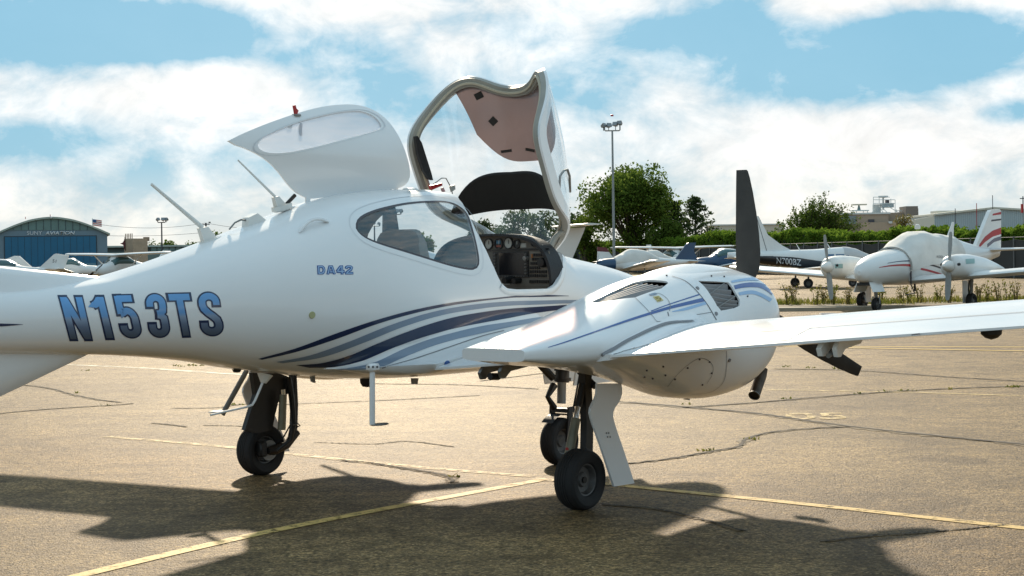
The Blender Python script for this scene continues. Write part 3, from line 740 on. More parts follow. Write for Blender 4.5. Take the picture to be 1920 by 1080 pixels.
# ---------------------------------------------------------------- registration letters: real ribbons on the skin
def ribbon(path, w, capx=0.0):
    P = [Vector(p) for p in path]; n = len(P); out = []
    if capx:
        P[0] = P[0] + (P[0] - P[1]).normalized() * capx; P[-1] = P[-1] + (P[-1] - P[-2]).normalized() * capx
    for i in range(n):
        if i == 0: d = (P[1] - P[0]).normalized(); nr = Vector((-d.y, d.x)); k = 1
        elif i == n - 1: d = (P[-1] - P[-2]).normalized(); nr = Vector((-d.y, d.x)); k = 1
        else:
            a = (P[i] - P[i - 1]).normalized(); b = (P[i + 1] - P[i]).normalized(); d = (a + b).normalized(); nr = Vector((-d.y, d.x)); k = 1 / max(.55, nr.dot(Vector((-a.y, a.x))))
        out.append((P[i] - nr * w / 2 * k, P[i] + nr * w / 2 * k))
    return out
def dense(path, m=8):
    o = []
    for a, b in zip(path, path[1:]):
        for k in range(m): o.append((a[0] + (b[0] - a[0]) * k / m, a[1] + (b[1] - a[1]) * k / m))
    return o + [path[-1]]
def arcp(cx, cy, rx, ry, a0, a1, n=12): return [(cx + rx * math.cos(R(a0 + (a1 - a0) * i / n)), cy + ry * math.sin(R(a0 + (a1 - a0) * i / n))) for i in range(n + 1)]
# glyphs in a unit box (x right, y up), stroke centre lines; s = stroke width
s_ = .37; h_ = s_ / 2; hv = .105
GL = {
    'N': [[(h_, 0), (h_, 1)], [(1 - h_, 0), (1 - h_, 1)], [(h_ * .95, 1), (1 - h_ * .95, 0)]],
    '1': [[(.68, 0), (.68, 1)], [(.18, .775), (.34, .80), (.48, .86), (.60, .93)]],
    '5': [[(.95, 1 - hv), (h_ - .12, 1 - hv)], [(h_, .99), (h_, .52)], [(h_ + .05, .56), (.30, .60)] + arcp(.5, .42, .31, .20, 120, 0, 12) + [(.81, .34)] + arcp(.5, .24, .31, .135, 0, -180, 16) + [(.19, .33)]],
    '3': [[(.19, .66), (.19, .74)] + arcp(.5, .76, .31, .135, 180, 0, 16) + [(.81, .68), (.78, .60), (.66, .545), (.42, .535)], [(.42, .51), (.66, .50), (.79, .44), (.81, .34)] + arcp(.5, .24, .31, .135, 0, -180, 16) + [(.19, .34)]],
    'T': [[(0, 1 - hv), (1, 1 - hv)], [(.5, 0), (.5, 1 - hv)]],
    'S': [[(.81, .66), (.81, .74)] + arcp(.5, .76, .31, .135, 0, 180, 16) + [(.19, .70), (.24, .62), (.40, .53), (.60, .45), (.76, .37), (.81, .29)] + arcp(.5, .24, .31, .135, 0, -180, 16) + [(.19, .34)]],
    'D': [[(h_, 0), (h_, 1)], [(h_, 1 - hv), (.5, 1 - hv)] + arcp(.5, .5, .32, .5 - hv, 80, -80, 12) + [(.5, hv), (h_, hv)]],
    'A': [[(.10, 0), (.40, .97)], [(.90, 0), (.60, .97)], [(.3, .27), (.7, .27)], [(.36, .9), (.64, .9)]],
    '4': [[(.70, 0), (.70, 1)], [(.62, .95), (.12, .36)], [(.06, .32), (1.0, .32)]],
    '2': [[(.18, .66)] + arcp(.5, .755, .32, .13, 200, -20, 12) + [(.74, .56), (.40, .34), (.24, .22), (.22, .12)], [(.04, hv), (.98, hv)]],
}
fade = bpy.data.materials.new('registration_fade'); fade.use_nodes = True
_t = fade.node_tree; _b = _t.nodes['Principled BSDF']; _b.inputs['Roughness'].default_value = .3; _b.inputs['Coat Weight'].default_value = .4
_uv = _t.nodes.new('ShaderNodeUVMap'); _sx = _t.nodes.new('ShaderNodeSeparateXYZ'); _cr = _t.nodes.new('ShaderNodeValToRGB')
_t.links.new(_uv.outputs[0], _sx.inputs[0]); _t.links.new(_sx.outputs[1], _cr.inputs[0]); _t.links.new(_cr.outputs[0], _b.inputs['Base Color'])
_cr.color_ramp.elements[0].position = .0; _cr.color_ramp.elements[0].color = (.06, .08, .11, 1); _cr.color_ramp.elements[1].position = 1; _cr.color_ramp.elements[1].color = (.13, .36, .70, 1)
for pos, c in ((.30, (.12, .16, .24, 1)), (.46, (.22, .30, .42, 1)), (.54, (.10, .28, .56, 1))):
    e = _cr.color_ramp.elements.new(pos); e.color = c
def glyph(ch, quad, wv, capx, sx, mat_, off, name, parent):
    """quad: photo pixels of top-left, top-right, bottom-right, bottom-left; wv: stroke width scale"""
    V = []; Fc = []; U = []; asp = (Vector(quad[1]) - Vector(quad[0])).length / (Vector(quad[3]) - Vector(quad[0])).length
    for si, path in enumerate(GL[ch]):
        P = [(x * asp, y) for x, y in dense(path, 10 if len(path) < 6 else 2)]
        rb = ribbon(P, s_ * asp * wv if not isinstance(wv, tuple) else wv[0] * asp, capx)
        base = len(V); K = 4
        for a, b in rb:
            for j in range(K + 1):
                q = a.lerp(b, j / K); x, y = q.x / asp, q.y
                if name == 'letter_fill' or True:
                    y = min(1 + capx, max(-capx, y))
                top = Vector(quad[0]).lerp(Vector(quad[1]), x); bo = Vector(quad[3]).lerp(Vector(quad[2]), x); px = bo.lerp(top, y)
                # lean of the letters: they bow a little in the photo because the boom is round; the surface gives that by itself
                p, nn = hit(BFO, px.x, px.y)
                V.append(p + nn * (off + .0003 * si)); U.append((x, y))
        for i in range(len(rb) - 1):
            for j in range(K): k = base + i * (K + 1) + j; Fc.append((k, k + 1, k + K + 2, k + K + 1))
    return raw(name, V, Fc, mat_, parent, smooth=True, uvs=U)
QU = {0: ('N', [(108, 555), (155, 555), (174, 638), (130, 638)]), 1: ('1', [(164, 554.5), (197, 554.5), (217, 636), (183, 636)]), 2: ('5', [(211, 552), (249, 551), (268, 634), (229, 635)]),
      3: ('3', [(270, 549.5), (308, 549), (320, 633), (281, 634)]), 4: ('T', [(311, 549), (356, 548), (371, 631), (328, 632)]), 5: ('S', [(368, 547), (410, 546), (421, 630), (377, 631)])}
for k, (ch, q) in QU.items():
    wq = q[1][0] - q[0][0]; lt = glyph(ch, q, 18.0 / (s_ * wq), .02, 0, NAVY, .0016, 'letter', plane)
    glyph(ch, q, 12.2 / (s_ * wq), -.034, 0, fade, .0034, 'letter_fill', lt)
for ch, x in (('D', 594), ('A', 612), ('4', 629.5), ('2', 646)):
    w = 15.5; q = [(x, 498.2), (x + w, 498.0), (x + w + .8, 514.2), (x + .8, 514.4)]
    lt = glyph(ch, q, .95, .03, 0, BLUE, .0016, 'letter', plane); glyph(ch, q, .34, -.05, 0, PALEBLUE, .0034, 'letter_fill', lt)

line_on(BFO, [(1160, 514), (1167, 524), (1172, 538), (1174, 552)], .004, 'cowl_seam', MATS['faint_seam'], plane)

# ---------------------------------------------------------------- wings
XS = [0, .004, .012, .03, .06, .1, .16, .23, .32, .42, .52, .62, .72, .82, .91, .97, 1.0]
def wing_ring(b, sg):
    up = [wpt(b, x, True) for x in reversed(XS)]; lo = [wpt(b, x, False) for x in XS[1:]]
    return [Vector((p.x, p.y * sg, p.z)) for p in up + lo]
def make_wing(sg):
    bs = [.40, .62, .9, 1.3, 1.7, 2.07, 2.5, 3.0, 3.6, 4.2, 4.8, 5.4, 6.0, 6.3, 6.45]
    rings = [wing_ring(b, sg) for b in bs]
    # winglet: the tip section turned up and swept back
    tipr = [Vector(p) for p in rings[-1]]; c = sum((p for p in tipr), Vector()) / len(tipr)
    for k, (ang, out_, rise, back, sc) in enumerate(((25, .09, .02, .03, .96), (50, .17, .09, .10, .86), (72, .22, .22, .22, .70), (80, .28, .52, .42, .45))):
        rings.append([])
        for p in tipr:
            q = (p - c) * sc; dz = q.z; a = R(ang)
            rings[-1].append(Vector((c.x + q.x - back, (c.y - sg * out_) + sg * dz * math.sin(a) + q.y * math.cos(a), c.z + rise + dz * math.cos(a))))
    w = MB().loft(rings).build('wing', WHITE, plane, ang=50)
    def seam(b0, b1, x0, x1, wd, name, m, up=True, n=24, off=.0022):
        V = []; Fc = []
        for i in range(n + 1):
            b = b0 + (b1 - b0) * i / n; x = x0 + (x1 - x0) * i / n; dx = wd / (w_le(b) - w_te(b)) / 2
            for xx in (x - dx, x, x + dx):
                p = wpt(b, min(1, max(0, xx)), up); V.append(Vector((p.x, p.y * sg, p.z + (off if up else -off))))
        for i in range(n):
            for j in range(2): k = i * 3 + j; Fc.append((k, k + 1, k + 4, k + 3))
        return raw(name, V, Fc, m, w)
    seam(2.55, 6.2, .775, .775, .009, 'aileron_seam', SEAM)
    for b in (4.0, 4.75, 5.5): MB().tube([A(w_te(b) + .01, sg * b, w_z0(b) + .004), A(w_te(b) - .10, sg * (b + .01), w_z0(b) + .002)], .003, 5).build('static_wick', SEAM, w)
    MB().lathe([(.0005, .006), (.045, .005), (.05, 0)], wpt(3.0, .30, True) * 1.0 if sg > 0 else Vector((wpt(3.0, .30, True).x, -wpt(3.0, .30, True).y, wpt(3.0, .30, True).z)), (0, 0, 1), 18).build('fuel_cap', GREYP, w)
    seam(2.05, 2.60, .985, .70, .006, 'flap_seam', GREYP, n=10)
    seam(3.10, 3.23, .86, .86, .22 * 1.2, 'walkway_patch', mat('grey_patch', (.55, .56, .58), .5), n=4)
    seam(.95, 1.35, .80, .80, .006, 'flap_seam', GREYP)
    # hinge brackets of flap and aileron under the trailing edge
    def bracket(b, t0, ln, dp, th, m=WHITE2):
        zb = wpt(b, .93, False).z; pr = [(t0 + .30, zb + .03), (t0 + .02, zb + .02), (t0 - ln * .3, zb - dp * .45), (t0 - ln * .12, zb - dp), (t0 + .02, zb - dp), (t0 + .07, zb - dp * .5), (t0 + .24, zb - dp * .25)]
        return MB().prism([A(t, sg * b, z) for t, z in pr], (0, -th / 2, 0), (0, th / 2, 0)).build('hinge_bracket', m, w)
    bracket(3.42, -.44, .10, .07, .03); bracket(3.50, -.42, .10, .08, .025)
    zb = wpt(3.47, .93, False).z
    MB().tube([A(-.28, sg * 3.47, zb - .03), A(-.46, sg * 3.47, zb - .07)], .014, 8).build('hinge_link', STEEL, w)
    MB().lathe([(.0005, -.045), (.03, -.036), (.05, -.018), (.054, .03)], A(-.36, sg * 4.32, wpt(4.32, .9, False).z), (0, 0, 1), 16).build('underwing_light', BLACK, w)
    for b in (1.10, 1.26): bracket(b, -.48, .10, .075, .022, STEEL)
    MB().tube([A(-.42, sg * 1.18, .84), A(-.50, sg * 1.18, .845)], .022, 8).build('hinge_link', BLACK, w)
    return w
wingR = make_wing(1); wingL = make_wing(-1)

# ---------------------------------------------------------------- nacelles
NT = [  # t, centre b, half width, top, bottom, exponent
    (-.92, 1.565, .235, 1.047, .972, 5.0), (-.86, 1.570, .255, 1.062, .962, 4.2), (-.70, 1.60, .315, 1.10, .935, 3.2), (-.5, 1.66, .40, 1.150, .915, 2.7), (-.25, 1.69, .415, 1.235, .875, 2.45),
    (.05, 1.70, .40, 1.345, .815, 2.3), (.35, 1.70, .395, 1.425, .735, 2.3), (.65, 1.70, .395, 1.468, .655, 2.3), (.95, 1.70, .395, 1.482, .63, 2.35), (1.2, 1.70, .39, 1.475, .655, 2.5), (1.38, 1.70, .37, 1.445, .73, 2.6),
    (1.50, 1.70, .325, 1.39, .83, 2.5), (1.57, 1.70, .265, 1.335, .93, 2.3), (1.60, 1.70, .20, 1.285, 1.02, 2.2)]
n_c, n_w, n_t, n_b, n_e = table(NT)
def nring(t, sg, n=72):
    c, w, zt, zb, e_ = n_c(t), n_w(t), n_t(t), n_b(t), n_e(t); zm = zb + (zt - zb) * .52; P = []
    for k in range(n):
        a = 2 * math.pi * k / n; ca, sa = math.cos(a), math.sin(a)
        P.append(A(t, sg * (c + w * sgnpow(ca, 2 / e_)), zm + ((zt - zm) if sa > 0 else (zm - zb)) * sgnpow(sa, 2 / e_)))
    return P
def nacelle_shape(sg):
    tt = [-.92, -.91, -.89] + [-.86 + i * .04 for i in range(60)]; tt = [t for t in tt if t < 1.5] + [1.5, 1.53, 1.55, 1.57, 1.585, 1.6]
    return MB().loft([nring(t, sg) for t in tt])
nac0 = nacelle_shape(1).build('nacelle', [WHITE, LOUV], None); BN = bvh_of(nac0)
def cutter_from_px(px, dep, grow=.05):
    P = []; ns = Vector()
    for x, y in px:
        p, nn = hit(BN, x, y); P.append(p); ns += nn
    ns.normalize(); return P, ns
lv1 = [(1309, 526.5), (1340, 527.5), (1366, 529.5), (1372, 536), (1379, 548), (1387, 562), (1387, 573), (1376, 578), (1352, 582.5), (1344, 573), (1332, 553)]
lv2 = [(1105, 567), (1128, 556.5), (1160, 541), (1188, 529.5), (1215, 525), (1250, 527.5), (1253, 531), (1240, 541), (1190, 558), (1150, 563), (1120, 568)]
nac = bpy.data.objects.new('nacelle', nac0.data.copy()); link(nac)
modmesh(nac, [('SOLIDIFY', dict(thickness=.012, offset=-1, material_offset=1))])
LVS = []
for px in (lv1, lv2):
    P, ns = cutter_from_px(px, .1); c = MB().prism(P, ns * .10, -ns * .09).build('cutter_louvre', WHITE, None, smooth=False); modmesh(nac, [BO(c)]); drop(c); LVS.append((P, ns))
smooth(nac, 40); nac.parent = plane
nacL = nacelle_shape(-1).build('nacelle', [WHITE, LOUV], plane)
# louvre boxes and slats
def slats(P, ns, pxa, pxb, n, w, dep, back):
    c = sum(P, Vector()) / len(P)
    MB().prism([p + (p - c) * .15 for p in P], -ns * dep, -ns * (dep + .01)).build('louvre_back', back, nac, smooth=False)
    return
P, ns = LVS[0]; slats(P, ns, None, None, 0, 0, .085, GEARBLK)
inside = mat('louvre_red', (.20, .03, .02), .5)
def slat_px(a, b, name, tilt, wd, m, bow=0.0, inset=.012, n=8, nrm=None):
    # thin fin between two photo pixels on the nacelle skin, tilted inwards
    V = []; Fc = []; pa, na = hit(BN, *a); pb, nb_ = hit(BN, *b)
    for i in range(n):
        s = i / (n - 1); p, nn = hit(BN, a[0] + (b[0] - a[0]) * s, a[1] + (b[1] - a[1]) * s + bow * 4 * s * (1 - s))
        if p is None: continue
        d = (pb - pa).normalized(); side = nn.cross(d).normalized(); inn = (-nn * math.cos(tilt) + side * math.sin(tilt))
        q = p - nn * inset; V += [q, q + inn * wd, q + inn * wd + side * .004, q + side * .005]
    k = len(V) // 4
    for i in range(k - 1):
        for j in range(4): Fc.append((i * 4 + j, i * 4 + (j + 1) % 4, i * 4 + 4 + (j + 1) % 4, i * 4 + 4 + j))
    Fc += [(0, 3, 2, 1), tuple((k - 1) * 4 + j for j in range(4))]
    return fixnormals(raw(name, V, Fc, m, nac, smooth=False))
for i, (a, b) in enumerate([((1312, 529), (1366, 531)), ((1318, 535), (1374, 543)), ((1324, 543), (1381, 554)), ((1331, 552), (1386, 563.5)), ((1338, 563), (1387, 571)), ((1345, 573), (1378, 577))]):
    slat_px(a, b, 'louvre_slat', R(-52), .055, LOUV, bow=1.5)
slat_px((1345, 578), (1385, 552), 'louvre_wire', 0, .004, STEEL, inset=.004); slat_px((1326, 556), (1360, 530), 'louvre_wire', 0, .004, STEEL, inset=.004)
P, ns = LVS[1]; slats(P, ns, None, None, 0, 0, .08, GEARBLK)
for i in range(5):
    s = (i + .4) / 5; a = (1106 + 20 * s, 566.5 + .5 * s); b = (1200 + 50 * s, 527.5 + 7 * s)
    slat_px(a, b, 'louvre_slat', R(-58), .045, LOUV, bow=-2.0, inset=.008)
def ZN(a): return [(1060 + x / 4, 380 + y / 4) for x, y in a]
strip_on(BN, ZN([(-130, 1085), (0, 1043), (250, 955), (500, 866), (650, 818), (800, 772), (1030, 714)]), ZN([(-130, 1089), (0, 1051), (250, 966), (500, 884), (650, 838), (800, 795), (1042, 741)]), 60, 'nacelle_stripe', BLUE, nac)
strip_on(BN, ZN([(640, 812), (760, 766), (1000, 686)]), ZN([(642, 818), (762, 773), (1006, 694)]), 24, 'nacelle_stripe', BLUE, nac)
strip_on(BN, ZN([(800, 815), (900, 788), (1050, 742)]), ZN([(800, 821), (910, 806), (1060, 762)]), 24, 'nacelle_stripe', PALEBLUE, nac)
strip_on(BN, ZN([(1262, 622), (1330, 606), (1400, 600), (1460, 604), (1515, 624), (1562, 660)]), ZN([(1272, 650), (1340, 638), (1400, 634), (1450, 638), (1500, 658), (1548, 694)]), 40, 'cowl_stripe', BLUE, nac)
strip_on(BN, ZN([(1240, 588), (1330, 570), (1420, 560), (1490, 562), (1545, 592)]), ZN([(1250, 603), (1330, 590), (1410, 585), (1490, 592), (1553, 630)]), 40, 'cowl_stripe', PALEBLUE, nac)
strip_on(BN, ZN([(1296, 676), (1360, 662), (1410, 660), (1470, 680), (1550, 722)]), ZN([(1306, 697), (1360, 688), (1410, 688), (1460, 704), (1532, 744)]), 40, 'cowl_stripe', PALEBLUE, nac)
line_on(BN, ZN([(800, 552), (900, 590), (980, 660), (1060, 760), (1132, 880)]), .007, 'cowl_seam', SEAM, nac)
line_on(BN, ZN([(525, 715), (600, 790), (660, 860), (690, 893), (800, 872), (1000, 838), (1095, 822)]), .004, 'cowl_seam', GREYP, nac)
line_on(BN, ZN([(640, 690), (700, 682), (760, 720), (785, 770), (780, 815)]), .004, 'cowl_seam', GREYP, nac)
ZB = lambda a: [(1200 + x / 3.6, 480 + y / 3.6) for x, y in a]
line_on(BN, ZB([(185, 880), (250, 800), (320, 735), (400, 690), (460, 705), (490, 745), (485, 800), (450, 860)]), .0035, 'cowl_seam', GREYP, nac)
line_on(BN, ZB([(582, 640), (583, 740), (560, 850), (480, 915), (350, 935)]), .0045, 'cowl_seam', GREYP, nac)
for x, y in ZB([(400, 697), (468, 715), (482, 790), (320, 755), (235, 830), (420, 868), (155, 745), (170, 803), (30, 815), (85, 825), (45, 770)]) + ZN([(1095, 552), (1190, 556), (1365, 703), (760, 548)]): disc_on(BN, x, y, .006, 'cowl_fastener', SEAM, nac, n=8)
for x, y in ZN([(990, 642), (1130, 833)]) + ZB([(602, 703)]): disc_on(BN, x, y, .013, 'cowl_screw', GREYP, nac, n=10)
# sticker and door handle of the filler hatch
V = []
for (x, y) in ZN([(655, 708), (700, 700), (735, 735), (690, 748)]): p, nn = hit(BN, x, y); V.append(p + nn * .004)
raw('warning_sticker', V, [(0, 1, 2, 3)], YEL, nac, smooth=False)
for q in ([(668, 715), (696, 709), (699, 713), (671, 719)], [(676, 724), (694, 720), (697, 724), (680, 728)], [(700, 720), (712, 718), (720, 728), (708, 731)], [(688, 737), (712, 732), (715, 736), (692, 741)]):
    V = []
    for (x, y) in ZN(q): p, nn = hit(BN, x, y); V.append(p + nn * .0055)
    raw('sticker_print', V, [(0, 1, 2, 3)], mat('sticker_brown', (.30, .20, .05), .5), nac, smooth=False)
V = []
for (x, y) in ZN([(625, 690), (672, 678), (690, 690), (640, 700)]): p, nn = hit(BN, x, y); V.append(p + nn * .004)
raw('warning_sticker', V, [(0, 1, 2, 3)], LAV, nac, smooth=False)
slat_px(ZN([(765, 820)])[0], ZN([(772, 850)])[0], 'filler_latch', 0, .006, GREYP, inset=-.004)
disc_on(BN, *ZB([(870, 772)])[0], .022, 'cowl_plug', mat('plug_teal', (.02, .12, .16), .4), nac)
drop(nac0)
def fillet(sg):
    """smooth corner where the outboard side of the nacelle meets the wing top"""
    rings = []
    for i in range(30):
        t = -.52 + 1.05 * i / 29; k = min(1, (t + .56) / .25, (.56 - t) / .2); k = max(.05, k)
        c, w, zt, zb, e_ = n_c(t), n_w(t), n_t(t), n_b(t), n_e(t); zm = zb + (zt - zb) * .52
        def nb_(z): q = min(1, max(0, (z - zm) / (zt - zm))) if z > zm else 0; return c + w * max(0, 1 - q ** e_) ** (1 / e_)
        zw = wtop(c + w, max(t, -.49)); zh = min(zw + .11 * k, zm + (zt - zm) * .8); b0 = nb_(zw); row = []
        for j in range(9):
            s = j / 8; P0 = (nb_(zh) - .006, zh); P1 = (b0 + .012, zw + .008); P2 = (b0 + .14 * k, wtop(b0 + .14 * k, max(t, -.49)) + .002)
            row.append(A(t, sg * ((1 - s) ** 2 * P0[0] + 2 * s * (1 - s) * P1[0] + s * s * P2[0]), (1 - s) ** 2 * P0[1] + 2 * s * (1 - s) * P1[1] + s * s * P2[1]))
        row += [A(t, sg * (b0 + .1 * k), zw - .03), A(t, sg * (b0 - .05), zw - .04), A(t, sg * (nb_(zh) - .05), zh - .02)]
        rings.append(row)
    return MB().loft(rings).build('nacelle_fillet', WHITE, nac if sg > 0 else nacL, ang=60)
flR = fillet(1); fillet(-1)
_nb = [o for o in (nac, wingR, flR)]; BW = bvh_of(*_nb)
line_on(BW, [(1127, 667), (1150, 655), (1175, 640), (1200, 627.5), (1225, 616), (1255, 606), (1300, 602.5)], .022, 'gap_seal', GREYP, nac, off=.006)
line_on(BW, [(1150, 664), (1180, 656), (1210, 647), (1235, 645)], .006, 'flap_seam', SEAM, nac, off=.004)
def ramscoop(sg, par):
    # shallow hump on top of the cowl
    rings = []
    for i in range(26):
        t = .55 + .98 * i / 25; k = math.sin(math.pi * min(1, (i + .3) / 26) ** .75); row = []
        for j in range(13):
            s = -1 + j / 6; b = n_c(t) - .04 + s * .24; q = (abs(b - n_c(t)) / n_w(t)); e_ = n_e(t); zm = n_b(t) + (n_t(t) - n_b(t)) * .52
            z = zm + (n_t(t) - zm) * max(0, 1 - q ** e_) ** (1 / e_); row.append(A(t, sg * b, z - .006 + .034 * k * (1 - s * s) ** 1.2))
        rings.append(row)
    MB().loft(rings, cap=False, closed=False).build('cowl_hump', WHITE, par, ang=70)
ramscoop(1, nac); ramscoop(-1, nacL)

# ---------------------------------------------------------------- propellers
def propeller(sg, par):
    hub = A(1.66, sg * 1.70, 1.215)
    sp = MB().lathe([(.0005, .285), (.04, .265), (.085, .205), (.125, .12), (.15, .05), (.155, -.03), (.0005, -.03)], hub, (1, 0, 0), 28).build('propeller', WHITE, plane)
    for k in range(3):
        a = 2 * math.pi * k / 3; rad = Vector((0, -math.sin(a), math.cos(a))); tan = Vector((0, -math.cos(a), -math.sin(a))); ax = Vector((1, 0, 0))
        rings = []
        for r_, ch, tw, th in ((.10, .08, 44, .05), (.17, .12, 40, .04), (.25, .158, 35, .030), (.36, .168, 29, .024), (.5, .160, 24, .020), (.64, .143, 20, .016), (.78, .120, 17, .012), (.88, .098, 15, .009), (.925, .084, 14, .007), (.935, .074, 14, .004)):
            tr = R(tw); cd = (tan * math.cos(tr) + ax * math.sin(tr)); nd = cd.cross(rad); of = -.5 * (.168 - ch) * .85 - .012
            rings.append([hub + rad * r_ + cd * (ch * u_ + of) + nd * (th * v_) for u_, v_ in ((-.5, 0), (-.42, .35), (-.2, .5), (.15, .38), (.5, .02), (.15, -.25), (-.2, -.38), (-.42, -.28))])
        MB().loft(rings).build('blade', BLADE, sp, ang=50)
    return sp
propeller(1, plane); propeller(-1, plane)
# exhaust stub, drain pipes
e0, e1 = LB(1427, 705, 1.86), LB(1414, 742, 1.90)
MB().tube([e0 + Vector((.02, 0, .05)), e0, e1], [.036, .037, .037], 14, caps=False).build('exhaust_pipe', EXH, nac)
MB().lathe([(.0005, 0), (.036, 0)], e1 - (e1 - e0).normalized() * .008, (e1 - e0), 14).build('exhaust_hole', KNOB, nac)
MB().lathe([(.036, -.01), (.040, -.004), (.040, 0), (.033, 0)], e1, (e1 - e0), 14).build('exhaust_lip', STEEL, nac)
MB().prism([LB(x, y, 1.70) for x, y in [(1281, 738), (1289, 738), (1291, 750), (1285, 749)]], (0, -.012, 0), (0, .012, 0)).build('drain_mast', STEEL, nac, smooth=False)

# ---------------------------------------------------------------- landing gear
def wheel(c, r, w, par, n=48, hub=1.0, axis=(0, 1, 0), name='wheel'):
    h2 = w / 2; rr = r * .52
    prof = [(rr, -h2 * .62), (rr * 1.06, -h2 * .80), (r * .70, -h2 * .98), (r * .84, -h2), (r * .93, -h2 * .86), (r * .975, -h2 * .62)]
    for g in (-.36, -.12, .12, .36): prof += [(r * .992, h2 * (g - .07)), (r * .972, h2 * (g - .035)), (r * .972, h2 * (g + .035)), (r * .995, h2 * (g + .07))]
    prof += [(r * .975, h2 * .62), (r * .93, h2 * .86), (r * .84, h2), (r * .70, h2 * .98), (rr * 1.06, h2 * .80), (rr, h2 * .62)]
    tyre = MB().lathe(prof, c, axis, n, closed=True).build(name, RUBBER, par, ang=30)
    sg = h2 * .62
    MB().lathe([(.0005, -sg * .6), (rr * .4, -sg * .62), (rr * .5, -sg * .3), (rr * .8, -sg * .35), (rr * .93, -sg), (rr * 1.02, -sg * 1.05), (rr * 1.0, 0), (rr * 1.02, sg * 1.05), (rr * .93, sg), (rr * .84, sg * .55), (rr * .55, sg * .75), (rr * .42, sg * 1.15), (.0005, sg * 1.2)], c, axis, 28).build('rim', mat('rim_dusty', (.13, .125, .12), .5, metal=.6, noise=(18, .3)), tyre)
    return tyre
def main_gear(sg):
    b0 = sg * 1.475; leg = MB()
    inb = sg * 1.36
    wl_ = 1.0 if sg > 0 else .5
    leg.loft([[A(t + dt * wl_, bb + db, z) for dt, db in ((-.035, -.025), (.035, -.025), (.035, .025), (-.035, .025))] for t, bb, z in ((.22, inb, .95), (.22, inb, .72), (.23, inb, .50), (.22, inb, .33), (.20, inb, .26))])
    g = leg.build('main_gear_leg', GEARBLK, plane, ang=30)
    tr = MB().tube([A(.25, inb, .30), A(.15, inb, .21), A(.02, inb, .185), A(-.03, inb, .185)], [.032, .030, .038, .025], 10); tr.tube([A(0, inb, .185), A(0, b0 + sg * .04, .185)], .02, 10)
    tr.build('trailing_arm', GEARBLK, g)
    MB().lathe([(.0005, -.01), (.075, -.01), (.075, .012), (.0005, .012)], A(0, sg * 1.39, .185), (0, 1, 0), 24).build('brake_disc', STEEL, g)
    MB().box(A(-.07, sg * 1.385, .20), (.07, .06, .11), bev=.012).build('brake_caliper', GEARBLK, g)
    lo, hi = A(.03, inb, .30), A(.17, inb, .70); d = hi - lo
    if sg > 0:
        MB().tube([lo, lo + d * .62], .030, 12).build('shock_strut', OLIVE, g)
        MB().tube([lo + d * .62, lo + d * .80], .018, 12).build('shock_piston', CHROME, g)
        MB().tube([lo + d * .80, lo + d * 1.15], .024, 10).build('shock_top', GEARBLK, g)
        MB().lathe([(.0005, .003), (.012, .003), (.012, 0)], lo + d * .16 + A(-.030, 0, 0), (-1, 0, 0), 12).build('red_cap', RED, g)
    MB().tube([A(.27, inb + sg * .04, .74), A(.30, inb - sg * .20, .90)], .022, 8).build('side_stay', GEARBLK, g)
    for k in (0, 1): MB().tube([A(.20 + .03 * k, inb - sg * .03, .82), A(.16 + .03 * k, inb - sg * .05, .62), A(.18, inb - sg * .045, .40), A(.08, inb - sg * .03, .26)], .006, 6).build('brake_hose', KNOB, g)
    w = wheel(A(0, b0, .187), .19, .155, plane, name='main_wheel')
    return g
gR = main_gear(1); gL = main_gear(-1)
# outer gear door, an S-shaped white plate
dr = spline([(1163, 719), (1165, 735), (1160, 752), (1150, 767), (1148, 783), (1168, 845), (1188, 906)], 22) + spline([(1150, 912), (1128, 845), (1107, 784), (1105, 770), (1110, 756), (1117, 741), (1118, 719)], 22)
MB().prism([LB(x, y, 1.60) for x, y in dr], (0, -.008, 0), (0, .008, 0)).build('gear_door', WHITE, gR, smooth=False)
for x, y in ((1137, 812), (1141, 812), (1139, 819), (1144, 819)): MB().lathe([(.0005, .003), (.006, .003), (.006, 0)], LB(x, y, 1.609), (0, -1, 0), 8).build('door_rivet', STEEL, gR)
ml = [(2 * (-.7306) - 0, 0)]
drl = [LB(x, y, 1.60) for x, y in dr]; MB().prism([Vector((p.x, -p.y, p.z)) for p in drl], (0, -.008, 0), (0, .008, 0)).build('gear_door', WHITE, gL, smooth=False)
# port leg is backed by a broad black bay panel seen from inside
MB().prism([LB(x, y, -1.30) for x, y in [(470, 699), (520, 700), (543, 708), (545, 735), (528, 742), (518, 755), (512, 780), (507, 806), (480, 812), (456, 806), (476, 740)]], (0, -.02, 0), (0, .02, 0)).build('bay_panel', GEARBLK, gL, smooth=False)
MB().tube([LB(531, 740, -1.22), LB(528, 806, -1.22)], [.028, .03], 12).build('shock_strut', OLIVE, gL)
MB().tube([LB(530, 730, -1.22), LB(531, 752, -1.22)], .02, 10).build('shock_piston', CHROME, gL)
MB().tube([LB(541, 708, -1.25), LB(547, 745, -1.25), LB(551, 795, -1.25), LB(545, 825, -1.25), LB(520, 845, -1.30)], [.022, .022, .020, .016, .012], 8).build('trailing_arm', GEARBLK, gL)
MB().tube([LB(548, 797, -1.2), LB(558, 794, -1.2), LB(563, 798, -1.2), LB(556, 801, -1.2)], .006, 6).build('brake_hose', KNOB, gL)
